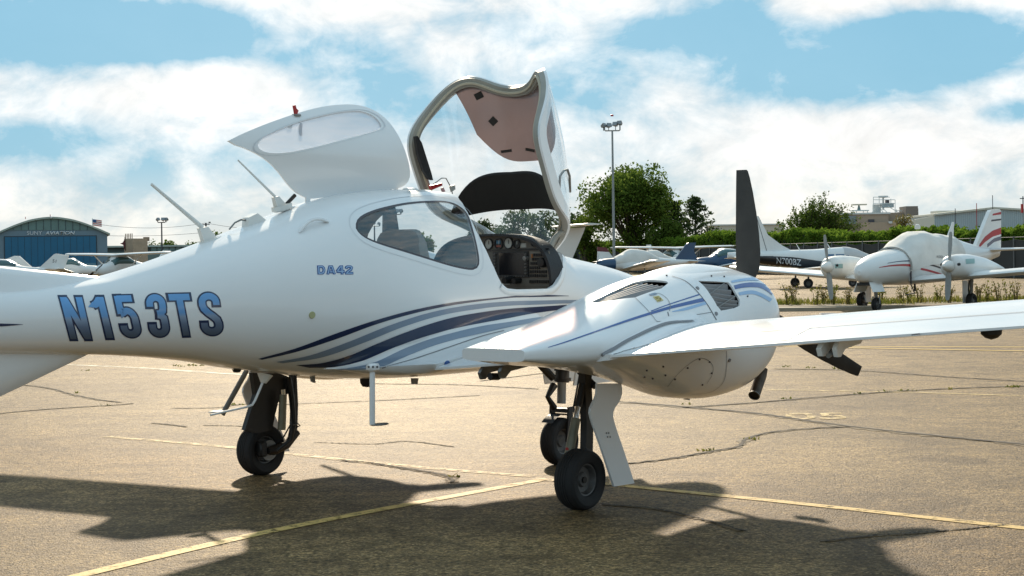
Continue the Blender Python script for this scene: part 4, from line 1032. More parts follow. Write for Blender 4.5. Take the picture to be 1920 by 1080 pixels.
# nose gear
ngt = 1.70
ng = MB().tube([A(ngt + .05, 0, 1.02), A(ngt + .03, 0, .78), A(ngt + .01, 0, .62)], [.05, .05, .055], 14).build('nose_gear_leg', GEARBLK, plane)
MB().tube([A(ngt + .01, 0, .64), A(ngt, 0, .46)], .034, 12).build('nose_strut', STEEL, ng)
for z in (.84, .72, .64): MB().lathe([(.045, -.012), (.064, -.012), (.064, .012), (.045, .012)], A(ngt + .02, 0, z), (0, 0, 1), 14).build('strut_collar', BLACK, ng)
MB().tube([A(ngt - .05, -.03, .60), A(ngt - .14, -.02, .52), A(ngt - .06, -.02, .43)], [.03, .02, .025], 8).build('torque_link', GEARBLK, ng)
MB().loft([[A(ngt + dt, b, z) for b, z in ((-.088, .425), (.088, .425), (.088, .395), (-.088, .395))] for dt in (-.035, 0, .035)]).build('fork_crown', GEARBLK, ng, ang=30)
for s in (-1, 1): MB().loft([[A(ngt + t + a, s * .085 + b, z) for a, b in ((-.028, -.008), (.028, -.008), (.028, .008), (-.028, .008))] for t, z in ((0, .44), (-.01, .32), (-.03, .18))]).build('fork_arm', GEARBLK, ng, ang=30)
wheel(A(ngt - .03, 0, .178), .18, .125, plane, name='nose_wheel')
MB().loft([[A(ngt - .03 + .21 * math.cos(a), b, .178 + .21 * math.sin(a)) for b in (-.05, -.055, .055, .05)] for a in [R(62 + i * 8) for i in range(10)]], cap=False).build('mud_guard', GEARBLK, ng)
for s in (-1, 1): MB().box(A(ngt + .25, s * .16, .72), (.55, .012, .24), Matrix.Rotation(R(s * 12), 3, 'X')).build('nose_gear_door', WHITE, ng, smooth=False)
MB().tube([A(ngt - .35, -.02, .86), A(ngt - .10, 0, .66)], .03, 8).build('drag_stay', GEARBLK, ng)
# bay opening shadows under the wings come from real boxes set into the skin
# steps, mast antennas, belly fittings
st = MB().tube([LB(698, 690, .60), LB(698, 796, .60)], .022, 12, flat=.5).build('boarding_step', WHITE, plane)
c = LB(712, 796, .60); f = MB().lathe([(.0005, .008), (.8, .007), (1, 0), (.8, -.004), (.0005, -.005)], (0, 0, 0), (0, 0, 1), 24)
for v in f.V: v.x, v.y = v.x * .075, v.y * .04
k = f.build('step_plate', STEEL, st); k.data.transform(Matrix.Translation(c))
MB().box(LB(699, 689, .60), (.09, .05, .05), bev=.012).build('step_bracket', WHITE, st)
for x in (691, 699, 707): MB().lathe([(.0005, .004), (.007, .004), (.007, 0)], LB(x, 688, .627), (0, -1, 0), 8).build('bolt', SEAM, st)
st = MB().tube([LB(463, 694, -.55), LB(417, 777, -.55)], .020, 12, flat=.5).build('boarding_step', STEEL, plane)
f = MB().lathe([(.0005, .008), (.8, .007), (1, 0), (.8, -.004), (.0005, -.005)], (0, 0, 0), (0, 0, 1), 24)
for v in f.V: v.x, v.y = v.x * .075, v.y * .04
k = f.build('step_plate', STEEL, st); k.data.transform(Matrix.Translation(LB(408, 772, -.55)))
an = MB().tube([LB(497, 702, 0), LB(494, 718, 0)], [.05, .018], 10).build('mast_antenna', WHITE2, plane)
MB().tube([LB(493, 716, 0), LB(486, 733, 0), LB(478, 751, 0), LB(473, 759, 0), LB(462, 763, 0), LB(425, 771, 0), LB(395, 778, 0)], .0075, 8).build('antenna_rod', WHITE, an)
MB().prism([LB(x, y, 0) for x, y in [(582, 703), (588, 704), (590, 718), (584, 715)]], (0, -.01, 0), (0, .01, 0)).build('belly_drain', STEEL, plane, smooth=False)
MB().prism([LB(x, y, .1) for x, y in [(772, 709), (783, 709), (781, 720), (773, 720)]], (0, -.01, 0), (0, .01, 0)).build('belly_drain', STEEL, plane, smooth=False)
MB().lathe([(.0005, -.05), (.03, -.045), (.045, -.02), (.048, .02)], A(LB(688, 715, 0).x, 0, .775), (0, 0, 1), 16).build('belly_light', BLACK, plane)
MB().lathe([(.0005, -.02), (.02, -.018), (.03, .0)], A(LB(444, 693, 0).x, 0, f_bot(LB(444, 693, 0).x)), (0, 0, 1), 12).build('belly_light', BLACK, plane)
MB().lathe([(.0005, -.05), (.03, -.045), (.045, -.02), (.048, .02)], A(LB(1003, 681, 1.6).x, 1.6, LB(1003, 681, 1.6).z + .04), (0, 0, 1), 12).build('vent_tube', BLACK, nac)

# ---------------------------------------------------------------- tail
def fin_loft(rows, name, m, par):
    """rows: (z, t_le, t_te, thickness)"""
    rings = []
    for z, a, b, th in rows:
        c = a - b; rings.append([A(a - c * x, s * th / 2 * 2.0 * y, z) for x, y, s in ((0, 0, 1), (.03, .30, 1), (.12, .45, 1), (.3, .5, 1), (.6, .36, 1), (.85, .15, 1), (1, .02, 1), (1, .02, -1), (.85, .15, -1), (.6, .36, -1), (.3, .5, -1), (.12, .45, -1), (.03, .30, -1))])
    return MB().loft(rings).build(name, m, par, ang=50)
# dorsal strake: long low ridge with concave flanks
rings = []
for i in range(26):
    t = -2.44 - 2.1 * i / 25; zt = 1.492 + .105 * (-2.44 - t) + (.05 * max(0, -3.9 - t)); zb = f_top(t) - .05; q = min(1, (-2.44 - t) / .5)
    w0 = f_w(t) * .62; row = []
    for s in (1, -1):
        pts = [(0.012 + .008 * q, zt - .006), (.03 + .02 * q, zt - (zt - zb) * .30), (.05 + .02 * q, zt - (zt - zb) * .6), (w0 * (.3 + .5 * q), zb + .012), (w0 * (.4 + .6 * q), zb - .03)]
        row += [A(t, s * b, z) for b, z in (pts if s > 0 else reversed(pts))]
    rings.append(row)
MB().loft(rings).build('dorsal_strake', WHITE, plane, ang=60)
fin_loft([(1.35, -4.2, -5.55, .14), (1.7, -4.45, -5.62, .13), (2.3, -4.85, -5.72, .10), (2.42, -4.92, -5.74, .09)], 'tail_fin', WHITE, plane)
rings = []
for s in (-1.65, -1.2, -.4, 0, .4, 1.2, 1.65):
    a = -4.85 - .10 * abs(s); b = -5.60; c = a - b; rings.append([A(a - c * x, s, 2.44 + y * c) for x, y in ((0, 0), (.03, .03), (.15, .055), (.35, .06), (.7, .03), (1, .003), (1, -.003), (.7, -.03), (.35, -.05), (.15, -.045), (.03, -.025))])
MB().loft(rings).build('tailplane', WHITE, plane, ang=50)
# ventral fin
rings = []
for i in range(30):
    t = -2.56 - 2.7 * i / 29; zl = 1.06 - .345 * (-2.56 - t) if t > -3.95 else 1.06 - .345 * 1.39 + .45 * (-3.95 - t); zb = f_bot(t) + .06; zl = min(zl, zb - .002); th = .03 + .02 * min(1, (-2.56 - t) / .4)
    rings.append([A(t, b, z) for b, z in ((th, zb), (th * .8, zb - (zb - zl) * .5), (.010, zl + .004), (0, zl), (-.010, zl + .004), (-th * .8, zb - (zb - zl) * .5), (-th, zb))])
MB().loft(rings).build('ventral_fin', WHITE, plane, ang=60)

# ================================================================== GROUND
def asphalt():
    m = bpy.data.materials.new('asphalt'); m.use_nodes = True; t = m.node_tree; b = t.nodes['Principled BSDF']
    L = t.links.new; co = t.nodes.new('ShaderNodeTexCoord')
    def noise(sc, det, ro=.55, dist=0.0):
        n = t.nodes.new('ShaderNodeTexNoise'); L(co.outputs['Object'], n.inputs['Vector']); n.inputs['Scale'].default_value = sc; n.inputs['Detail'].default_value = det; n.inputs['Roughness'].default_value = ro; n.inputs['Distortion'].default_value = dist; return n.outputs[0]
    def ramp(f, st):
        r = t.nodes.new('ShaderNodeValToRGB'); L(f, r.inputs[0]); r.color_ramp.elements[0].position = st[0][0]; r.color_ramp.elements[0].color = (*st[0][1], 1); r.color_ramp.elements[1].position = st[-1][0]; r.color_ramp.elements[1].color = (*st[-1][1], 1)
        for p, c in st[1:-1]: e = r.color_ramp.elements.new(p); e.color = (*c, 1)
        return r.outputs[0]
    def mul(a, c, f=1.0):
        x = t.nodes.new('ShaderNodeMix'); x.data_type = 'RGBA'; x.blend_type = 'MULTIPLY'; x.inputs[0].default_value = f; L(a, x.inputs[6]); L(c, x.inputs[7]); return x.outputs[2]
    vo = t.nodes.new('ShaderNodeTexVoronoi'); L(co.outputs['Object'], vo.inputs['Vector']); vo.inputs['Scale'].default_value = 85
    stone = ramp(vo.outputs['Color'], [(0.0, (.11, .074, .036)), (.45, (.228, .155, .074)), (.75, (.31, .212, .102)), (1.0, (.54, .40, .23))])
    big = ramp(noise(.22, 5), [(.34, (.60, .59, .58)), (.5, (.93, .92, .90)), (.66, (1.14, 1.11, 1.05))])
    mid = ramp(noise(1.7, 6, .62, .4), [(.36, (.68, .67, .66)), (.5, (1, 1, 1)), (.66, (1.2, 1.18, 1.12))])
    st = ramp(noise(.75, 4, .5, 1.2), [(.0, (.50, .49, .48)), (.34, (.60, .59, .58)), (.44, (1, 1, 1)), (1, (1, 1, 1))])
    mpx = t.nodes.new('ShaderNodeMapping'); mpx.inputs['Scale'].default_value = (.16, 2.6, 1); mpx.inputs['Rotation'].default_value = (0, 0, .12); L(co.outputs['Object'], mpx.inputs[0])
    nsx = t.nodes.new('ShaderNodeTexNoise'); L(mpx.outputs[0], nsx.inputs['Vector']); nsx.inputs['Scale'].default_value = 1.0; nsx.inputs['Detail'].default_value = 6; nsx.inputs['Roughness'].default_value = .6
    pits = ramp(noise(21, 5, .72), [(.34, (.34, .33, .32)), (.45, (1, 1, 1)), (1, (1, 1, 1))])
    strk = ramp(nsx.outputs[0], [(.36, (.72, .71, .70)), (.48, (1, 1, 1)), (.60, (1.0, 1.0, 1.0)), (.70, (1.22, 1.18, 1.10))])
    fine = mul(ramp(noise(34, 3, .7), [(.38, (.40, .40, .41)), (.5, (1, 1, 1)), (.63, (1.55, 1.50, 1.42))]), ramp(noise(9, 5, .75), [(.38, (.60, .59, .58)), (.5, (1, 1, 1)), (.62, (1.28, 1.25, 1.2))]))
    c0 = mul(mul(mul(mul(mul(stone, big), mid), st), fine), strk); c0 = mul(c0, pits)
    b.inputs['Roughness'].default_value = .64; b.inputs['Specular IOR Level'].default_value = .27; b.inputs['Specular Tint'].default_value = (1.0, .66, .28, 1)
    # small cracks
    v2 = t.nodes.new('ShaderNodeTexVoronoi'); v2.feature = 'DISTANCE_TO_EDGE'; v2.inputs['Scale'].default_value = 6.5
    mp = t.nodes.new('ShaderNodeMix'); mp.data_type = 'RGBA'; mp.blend_type = 'ADD'; mp.inputs[0].default_value = .10
    nn = t.nodes.new('ShaderNodeTexNoise'); L(co.outputs['Object'], nn.inputs['Vector']); nn.inputs['Scale'].default_value = 14; nn.inputs['Detail'].default_value = 4
    L(co.outputs['Object'], mp.inputs[6]); L(nn.outputs['Color'], mp.inputs[7]); L(mp.outputs[2], v2.inputs['Vector'])
    ckc = ramp(v2.outputs['Distance'], [(0, (.42, .40, .38)), (.045, (1, 1, 1)), (1, (1, 1, 1))])
    gate = ramp(noise(.5, 4, .6), [(.42, (0, 0, 0)), (.60, (1, 1, 1))])
    cm = t.nodes.new('ShaderNodeMix'); cm.data_type = 'RGBA'; cm.blend_type = 'MULTIPLY'; L(gate, cm.inputs[0]); L(c0, cm.inputs[6]); L(ckc, cm.inputs[7]); L(cm.outputs[2], b.inputs['Base Color'])
    bp = t.nodes.new('ShaderNodeBump'); bp.inputs['Strength'].default_value = .9; bp.inputs['Distance'].default_value = .010
    L(vo.outputs['Distance'], bp.inputs['Height']); bp.invert = True
    ck = t.nodes.new('ShaderNodeMapRange'); L(v2.outputs['Distance'], ck.inputs[0]); ck.inputs[1].default_value = 0; ck.inputs[2].default_value = .06; ck.inputs[3].default_value = 0; ck.inputs[4].default_value = 1
    b2 = t.nodes.new('ShaderNodeBump'); b2.inputs['Strength'].default_value = .35; b2.inputs['Distance'].default_value = .012; L(ck.outputs[0], b2.inputs['Height']); L(bp.outputs[0], b2.inputs['Normal'])
    b3 = t.nodes.new('ShaderNodeBump'); b3.inputs['Strength'].default_value = .6; b3.inputs['Distance'].default_value = .035; L(noise(21, 5, .72), b3.inputs['Height']); L(b2.outputs[0], b3.inputs['Normal'])
    L(b3.outputs[0], b.inputs['Normal'])
    return m
ASPH = asphalt()
V = []; Fc = []
xs = [-3000, -300, -60, -20, 0, 20, 60, 300, 3000]; ys = [-600, -60, 0, 8, 14, 24, 50, 120, 400, 4000]
for y in ys:
    for x in xs: V.append((x, y, 0))
nx = len(xs)
for j in range(len(ys) - 1):
    for i in range(nx - 1): k = j * nx + i; Fc.append((k, k + 1, k + nx + 1, k + nx))
tag(raw('apron_ground', V, Fc, ASPH, smooth=False), kind='structure')
def paint_mat(name, col, wear, sc=9):
    m = bpy.data.materials.new(name); m.use_nodes = True; t = m.node_tree; b = t.nodes['Principled BSDF']; b.inputs['Base Color'].default_value = (*col, 1); b.inputs['Roughness'].default_value = .7
    co = t.nodes.new('ShaderNodeTexCoord'); n = t.nodes.new('ShaderNodeTexNoise'); t.links.new(co.outputs['Object'], n.inputs['Vector']); n.inputs['Scale'].default_value = sc; n.inputs['Detail'].default_value = 9; n.inputs['Roughness'].default_value = .8
    r = t.nodes.new('ShaderNodeMapRange'); t.links.new(n.outputs[0], r.inputs[0]); r.inputs[1].default_value = wear - .07; r.inputs[2].default_value = wear + .07
    t.links.new(r.outputs[0], b.inputs['Alpha'])
    n2 = t.nodes.new('ShaderNodeTexNoise'); t.links.new(co.outputs['Object'], n2.inputs['Vector']); n2.inputs['Scale'].default_value = 60
    bp = t.nodes.new('ShaderNodeBump'); bp.inputs['Strength'].default_value = .5; bp.inputs['Distance'].default_value = .004; t.links.new(n2.outputs[0], bp.inputs['Height']); t.links.new(bp.outputs[0], b.inputs['Normal'])
    return m
YLINE = paint_mat('worn_yellow_line', (.64, .43, .13), .42); YFADE = paint_mat('faded_yellow_line', (.62, .43, .16), .49); YFAR = paint_mat('yellow_line', (.66, .42, .08), .30, 2)
def ground_strip(pts, w, name, m, z=.004, n=40, jag=0.0, kind='structure'):
    P = spline([tuple(G(*p))[:2] for p in pts], n); V = []; Fc = []
    for i, p in enumerate(P):
        a = Vector(P[max(0, i - 1)]); c = Vector(P[min(n - 1, i + 1)]); d = (c - a).normalized(); s = Vector((-d.y, d.x)); j = random.uniform(-jag, jag); ww = w * (1 + random.uniform(-.6, .6) * (jag > 0))
        q = Vector(p) + s * j; V += [(*(q - s * ww / 2), z), (*(q + s * ww / 2), z)]
    for i in range(n - 1): Fc.append((2 * i, 2 * i + 1, 2 * i + 3, 2 * i + 2))
    return tag(raw(name, V, Fc, m, smooth=False), kind=kind)
ground_strip([(90, 1100), (150, 1080), (540, 990), (1022, 899)], .10, 'painted_line', YLINE)
ground_strip([(200, 819), (420, 838), (545, 852), (780, 876), (1000, 894)], .10, 'painted_line', YFADE)
ground_strip([(1165, 911), (1500, 945), (1920, 991), (2100, 1010)], .10, 'painted_line', YLINE)
ground_strip([(1000, 899), (1165, 911)], .09, 'painted_line', YFADE, z=.008)
ground_strip([(1300, 649), (1600, 650), (2000, 651)], .12, 'painted_line', YFAR, z=.004)
ground_strip([(1560, 652), (1700, 655), (2000, 660)], .12, 'painted_line', YFAR, z=.008)
ground_strip([(100, 683), (260, 690), (460, 703), (700, 712)], .16, 'painted_line', paint_mat('pale_worn_line', (.55, .47, .33), .47, 5))
ground_strip([(1440, 731), (1700, 736), (1930, 743)], .09, 'painted_line', YFADE, z=.004)
CRK = mat('crack_dirt', (.045, .032, .018), .9); CRK2 = mat('crack_edge', (.19, .135, .075), .9, noise=(6, .3))
for pts, w in [([(1140, 752), (1300, 765), (1420, 776), (1560, 796), (1700, 812), (1940, 836)], .055), ([(1180, 870), (1260, 860), (1340, 846), (1384, 838), (1400, 824), (1440, 812), (1520, 804), (1592, 801)], .03),
               ([(1280, 765), (1420, 755), (1600, 740), (1760, 730), (1930, 724)], .035), ([(1452, 692), (1600, 695), (1760, 706), (1930, 716)], .03), ([(-20, 778), (60, 770), (130, 765), (216, 760), (250, 757)], .025),
               ([(24, 720), (90, 728), (135, 740), (185, 750), (226, 755)], .025), ([(285, 794), (320, 797), (350, 801)], .018), ([(320, 766), (400, 765), (460, 758), (500, 756)], .014), ([(640, 864), (690, 868), (740, 876), (790, 884), (840, 894), (850, 905)], .03),
               ([(500, 760), (700, 752), (900, 742)], .014), ([(1130, 946), (1230, 955), (1330, 978), (1390, 996)], .018), ([(1540, 1016), (1640, 1005), (1720, 1000), (1890, 985)], .014), ([(700, 720), (860, 722), (1010, 730)], .02), ([(900, 715), (1020, 700)], .02),
               ([(380, 798), (440, 799), (455, 800)], .012), ([(590, 830), (700, 833), (760, 828), (850, 838)], .010)]:
    ground_strip(pts, w * 2.6, 'crack_edge', CRK2, z=.0035, jag=.012, n=60); ground_strip(pts, w, 'pavement_crack', CRK, z=.007, jag=.012, n=90)
def ground_text(txt, x, y, size, name, m, rot):
    cu = bpy.data.curves.new(name, 'FONT'); cu.body = txt; cu.size = size; cu.offset = size * .02; o = bpy.data.objects.new(name, cu); COL.objects.link(o)
    dg = bpy.context.evaluated_depsgraph_get(); me = bpy.data.meshes.new_from_object(o.evaluated_get(dg)); bpy.data.objects.remove(o)
    o = bpy.data.objects.new(name, me); COL.objects.link(o); me.materials.append(m); p = G(x, y)
    for v in me.vertices: v.co.x *= .70
    o.location = (p.x, p.y, .006); o.rotation_euler = (0, 0, rot); return o
n0 = ground_text('05', 1474, 786.5, .86, 'painted_number', YFADE, R(-7)); tag(n0, kind='structure')

# ================================================================== OTHER AIRPLANES
def place(t_, fx, fy):
    return math.atan2(fy, fx)
class AC:
    """an airplane being built: local x forward, y to port, z up"""
    def __init__(s, name, label, loc, heading, group=None, cat='airplane'):
        s.root = thing(name, label, cat, loc, heading, group); s.M = Matrix.Translation(loc) @ Matrix.Rotation(heading, 4, 'Z'); s.I = s.M.inverted()
    def px(s, x, y, Z): return s.I @ AT(x, y, Z)
    def bvh(s, *objs): s.b = bvh_of(*objs); s.o = s.I @ Vector((0, 0, CAMH))
    def hit(s, x, y):
        u, v = uv(x, y); d = (s.I.to_3x3() @ Vector((u, 1, -v))).normalized(); p, n, i, dd = s.b.ray_cast(s.o, d); return (p, n) if p else (None, None)
    def body(s, rows, m, name='fuselage', n=28, e=2.3, ang=50, par=None, y0=0.0):
        f = table(rows); x0, x1 = rows[0][0], rows[-1][0]; R_ = []
        cnt = max(12, int(abs(x1 - x0) / .16)); xs_ = sorted(set([x0 + (x1 - x0) * i / cnt for i in range(cnt + 1)] + [r_[0] for r_ in rows]))
        for x in xs_:
            zt, zb, w = f[0](x), f[1](x), f[2](x); zm = (zt + zb) / 2
            R_.append([Vector((x, y0 + w * sgnpow(math.cos(2 * math.pi * k / n), 2 / e), zm + (zt - zb) / 2 * sgnpow(math.sin(2 * math.pi * k / n), 2 / e))) for k in range(n)])
        return MB().loft(R_).build(name, m, par or s.root, ang=ang)
    def wing(s, rows, m, name='wing', both=True, tk=.13):
        """rows: (y, x leading, x trailing, z)"""
        out = []
        for sg in ((1, -1) if both else (1,)):
            R_ = []
            for y, a, b, z in rows:
                c = a - b; R_.append([Vector((a - c * x, sg * y, z + tk * c * v)) for x, v in ((0, 0), (.02, .18), (.08, .38), (.25, .56), (.45, .52), (.75, .27), (1, .02), (1, -.02), (.75, -.12), (.4, -.34), (.15, -.36), (.04, -.24))])
            out.append(MB().loft(R_).build(name, m, s.root, ang=50))
        return out
    def fin(s, poly, th, m, name='tail_fin'):
        """poly: (x,z) outline"""
        P = [Vector((x, 0, z)) for x, z in poly]; c = sum(P, Vector()) / len(P); R_ = [[p + Vector((0, th / 2 * .25, 0)) for p in P], [c + (p - c) * .93 + Vector((0, th / 2, 0)) for p in P]]
        o = MB(); n = len(P); V = [p + Vector((0, d, 0)) for p, d in [(p, -th / 6) for p in P]] + [p + Vector((0, th / 6, 0)) for p in P]
        o.prism(P, (0, -th / 2, 0), (0, th / 2, 0)); s.lastfin = o.build(name, m, s.root, smooth=False); return s.lastfin
    def wheel(s, x, y, r, w, z=None): return wheel((x, y, r * .985 if z is None else z), r, w, s.root, n=28)
    def leg(s, pts, r, m=STEEL, name='gear_leg'): return MB().tube(pts, r, 8).build(name, m, s.root)
    def strip(s, top, bot, m, name='stripe', n=24, off=.006, par=None):
        a = spline(top, n); b = spline(bot, n); V = []; Fc = []
        for i in range(n):
            kk = 1.0
            while kk > .1 and s.hit(a[i][0] + (b[i][0] - a[i][0]) * kk, a[i][1] + (b[i][1] - a[i][1]) * kk)[0] is None: kk -= .04
            row = [s.hit(a[i][0] + (b[i][0] - a[i][0]) * q * kk, a[i][1] + (b[i][1] - a[i][1]) * q * kk) for q in [q_ / 10 for q_ in range(11)]]
            if any(h[0] is None for h in row): 
                if V: V += V[-11:]
                else: continue
            else: V += [h[0] + h[1] * off for h in row]
        for i in range(len(V) // 11 - 1): k = 11 * i; Fc += [(k + j, k + j + 1, k + j + 12, k + j + 11) for j in range(10)]
        return raw(name, V, Fc, m, par or s.root)
    def quad(s, px, m, name, off=.008, par=None, n=5):
        V = []; Fc = []
        for i in range(n):
            for j in range(n):
                u_, v_ = i / (n - 1), j / (n - 1); t = Vector(px[0]).lerp(Vector(px[1]), u_); b = Vector(px[3]).lerp(Vector(px[2]), u_); q = t.lerp(b, v_); p, nn = s.hit(q.x, q.y)
                if p is None: return None
                V.append(p + nn * off)
        for i in range(n - 1):
            for j in range(n - 1): k = i * n + j; Fc.append((k, k + 1, k + n + 1, k + n))
        return raw(name, V, Fc, m, par or s.root)
    def text(s, txt, px, m, off=.012, bold=0.0, par=None):
        me = textmesh(txt, bold); xs_ = [v.co.x for v in me.vertices]; ys_ = [v.co.y for v in me.vertices]; x0, x1, y0, y1 = min(xs_), max(xs_), min(ys_), max(ys_)
        for v in me.vertices:
            u_, w = (v.co.x - x0) / (x1 - x0), (v.co.y - y0) / (y1 - y0); t = Vector(px[0]).lerp(Vector(px[1]), u_); b = Vector(px[3]).lerp(Vector(px[2]), u_); q = b.lerp(t, w); p, nn = s.hit(q.x, q.y)
            if p is None: p, nn = Vector((0, 0, 1)), Vector()
            v.co = p + nn * off
        me.materials.append(m); o = bpy.data.objects.new('lettering', me); return link(o, par or s.root)
    def prop(s, c, r, w, tilt=0.0, m=STEEL, blades=2, spin=.14, name='propeller'):
        c = Vector(c); k = MB().lathe([(.0005, spin * 2.0), (spin * .35, spin * 1.8), (spin * .7, spin * 1.25), (spin * .95, spin * .5), (spin, 0), (.0005, 0)], c, (1, 0, 0), 20).build(name, WHITE2, s.root)
        for i in range(blades):
            a = tilt + 2 * math.pi * i / blades; rad = Vector((0, math.sin(a), math.cos(a))); tan = Vector((0, math.cos(a), -math.sin(a))); R_ = []
            for q, ww, tw in ((.08, .5, 40), (.3, .95, 30), (.6, 1, 22), (.85, .85, 17), (.97, .6, 15), (1, .3, 15)):
                d = tan * math.cos(R(tw)) + Vector((1, 0, 0)) * math.sin(R(tw)); nd = d.cross(rad); R_.append([c + rad * (r * q) + d * (w * ww * u_) + nd * (.025 * v_ * (1.2 - q)) for u_, v_ in ((-.5, 0), (0, .6), (.5, 0), (0, -.6))])
            bl = MB().loft(R_).build('blade', m, k, ang=30)
            R2 = [[p + (p - c) * .0 for p in r_] for r_ in R_[-2:]]
            tip = MB().loft([[c + (p - c) * 1.0 + (p - sum(r_, Vector()) / 4) * .06 for p in r_] for r_ in (R_[-3], R_[-2])], cap=True); 
        return k
def textmesh(txt, bold=0.0, shear=0.0):
    cu = bpy.data.curves.new('t', 'FONT'); cu.body = txt; cu.size = 1; cu.offset = bold; cu.shear = shear; o = bpy.data.objects.new('t', cu); COL.objects.link(o)
    dg = bpy.context.evaluated_depsgraph_get(); me = bpy.data.meshes.new_from_object(o.evaluated_get(dg)); bpy.data.objects.remove(o); me.name = 'lettering'; me.materials.clear(); return me
ACW = mat('airplane_white', (0.74, 0.74, 0.72), 0.35, coat=.3, noise=(.9, .06)); ACB = mat('airplane_blue', (.010, .055, .125), .35, coat=.3); ACK = mat('airplane_black', (.008, .010, .016), .3, coat=.4); ACR = mat('airplane_red', (.42, .025, .03), .4)
ACG = mat('cabin_glass_blue', (.05, .13, .24), .12, coat=.5); COVER = mat('canvas_cover', (.68, .655, .61), .85, noise=(1.6, .10), bump=(2.2, .9)); MAROON = mat('maroon_paint', (.13, .025, .03), .45)

# --- covered twin, nose towards the photographer
fx, fy = -.669, -.743
c0_ = G(1617, 577.5) + Vector((-fy, fx, 0)) * 1.69
P = AC('twin_airplane', 'white twin airplane with fabric cover over its cockpit and red stripes, nose towards viewer', c0_, place(0, fx, fy))
SB = [(-5.2, 1.62, 1.42, .06), (-4.0, 1.72, 1.20, .22), (-2.6, 1.90, .92, .44), (-1.8, 2.02, .78, .56), (-.8, 2.08, .70, .61), (0, 2.14, .68, .62), (.5, 2.04, .68, .61), (.95, 1.84, .68, .60), (1.3, 1.69, .69, .58), (1.9, 1.60, .70, .52), (2.4, 1.50, .72, .44), (2.8, 1.36, .78, .31), (3.0, 1.22, .86, .18), (3.06, 1.10, .98, .05)]
fu = P.body(SB, ACW); P.bvh(fu)
f = table(SB); R_ = []; random.seed(5)
for i in range(40):
    x = -1.9 + 3.25 * i / 39; zt, zb, w = f[0](x), f[1](x), f[2](x); zm = (zt + zb) / 2; row = []
    for k in range(25):
        a = math.pi * (-.06 + 1.12 * k / 24); wr = 1.034 + .018 * math.sin(x * 7 + k * .9) * min(1, k / 5, (24 - k) / 5) + .014 * math.sin(k * 1.7 - x * 5) + random.uniform(-.004, .004)
        row.append(Vector((x, w * wr * sgnpow(math.cos(a), 2 / 2.3), zm + (zt - zb) / 2 * wr * sgnpow(math.sin(a), 2 / 2.3))))
    R_.append(row)
cv = MB().loft(R_, cap=False, closed=False).build('fabric_cover', COVER, P.root, ang=60); modmesh(cv, [('SOLIDIFY', dict(thickness=.012, offset=1))]); smooth(cv, 60)
MB().lathe([(.0005, .10), (.05, .09), (.075, .04), (.08, -.03)], (.05, .12, 2.27), (.2, .1, 1), 14).build('cover_bump', COVER, cv)
MB().tube([Vector((1.33, .62 * math.cos(a), 1.19 + .54 * math.sin(a))) for a in [math.pi * (-.05 + 1.1 * k / 20) for k in range(21)]], .022, 6).build('cover_hem', mat('hem_grey', (.36, .34, .31), .8), cv)
wg = P.wing([(.4, 1.15, -.75, .80), (1.85, 1.0, -.75, .90), (5.4, .80, -.60, 1.17), (5.9, .55, -.50, 1.21)], ACW)
P.fin([(-3.6, 1.72), (-4.55, 2.76), (-4.65, 2.83), (-5.2, 2.86), (-5.32, 2.8), (-5.25, 1.55)], .12, ACW); ff = P.lastfin
P.wing([(0, -4.3, -5.35, 1.62), (2.05, -4.75, -5.30, 1.66)], ACW, 'tailplane', tk=.10)
P.fin([(-1.9, 2.0), (-2.25, 2.45), (-2.35, 2.45), (-2.3, 1.98)], .02, ACW, 'blade_antenna')
for sg in (1, -1):
    na = P.body([(-1.6, 1.12, 1.02, .06), (-.9, 1.28, .95, .22), (0, 1.45, .86, .34), (.9, 1.52, .85, .37), (1.35, 1.49, .88, .35), (1.52, 1.42, .96, .28), (1.56, 1.34, 1.04, .20)], ACW if sg > 0 else WHITE2, 'nacelle', y0=sg * 1.85)
    P.prop((1.58, sg * 1.85, 1.20), .92, .16, R(4 if sg > 0 else -6), blades=2, spin=.16, m=mat('prop_grey', (.30, .31, .30), .45, noise=(6, .15)))
    nb_ = bvh_of(na); P.b = nb_
    if sg > 0: P.quad([(1810, 486), (1827, 485), (1827, 494), (1811, 495)], mat('intake_teal', (.25, .40, .38), .4), 'cowl_window', par=na)
    else: P.quad([(1565, 495), (1580, 495), (1580, 503), (1566, 503)], mat('intake_teal', (.25, .40, .38), .4), 'cowl_window', par=na)
    MB().box((1.50, sg * (1.85 + .24), 1.24), (.10, .10, .10), bev=.03).build('cooling_inlet', BLACK, na, smooth=False)
    MB().box((1.50, sg * (1.85 - .24), 1.24), (.10, .10, .10), bev=.03).build('cooling_inlet', BLACK, na, smooth=False)
    P.wheel(0, sg * 1.69, .225, .17); P.leg([(0.02, sg * 1.72, .98), (.02, sg * 1.70, .45), (0, sg * 1.56, .23)], [.06, .045, .04])
    P.leg([(.15, sg * 1.70, .80), (.10, sg * 1.66, .52), (-.06, sg * 1.60, .40)], .022, GEARBLK, 'torque_link')
    MB().box((-.02, sg * 1.50, .48), (.30, .015, .62)).build('gear_door', ACW, P.root, smooth=False)
P.bvh(fu)
P.wheel(2.18, 0, .19, .14); P.leg([(2.20, 0, .85), (2.20, 0, .45), (2.18, 0, .36)], [.06, .05, .05]); P.leg([(2.18, .10, .40), (2.18, .10, .20)], .022); P.leg([(2.18, -.10, .40), (2.18, -.10, .20)], .022)
for k in (-1, 1): MB().box((2.55, k * .24, .66), (.62, .02, .28), Matrix.Rotation(R(k * 22), 3, 'X')).build('nose_gear_door', ACW, P.root, smooth=False)
MB().box((2.55, 0, .735), (.62, .40, .06)).build('gear_bay', KNOB, P.root, smooth=False)
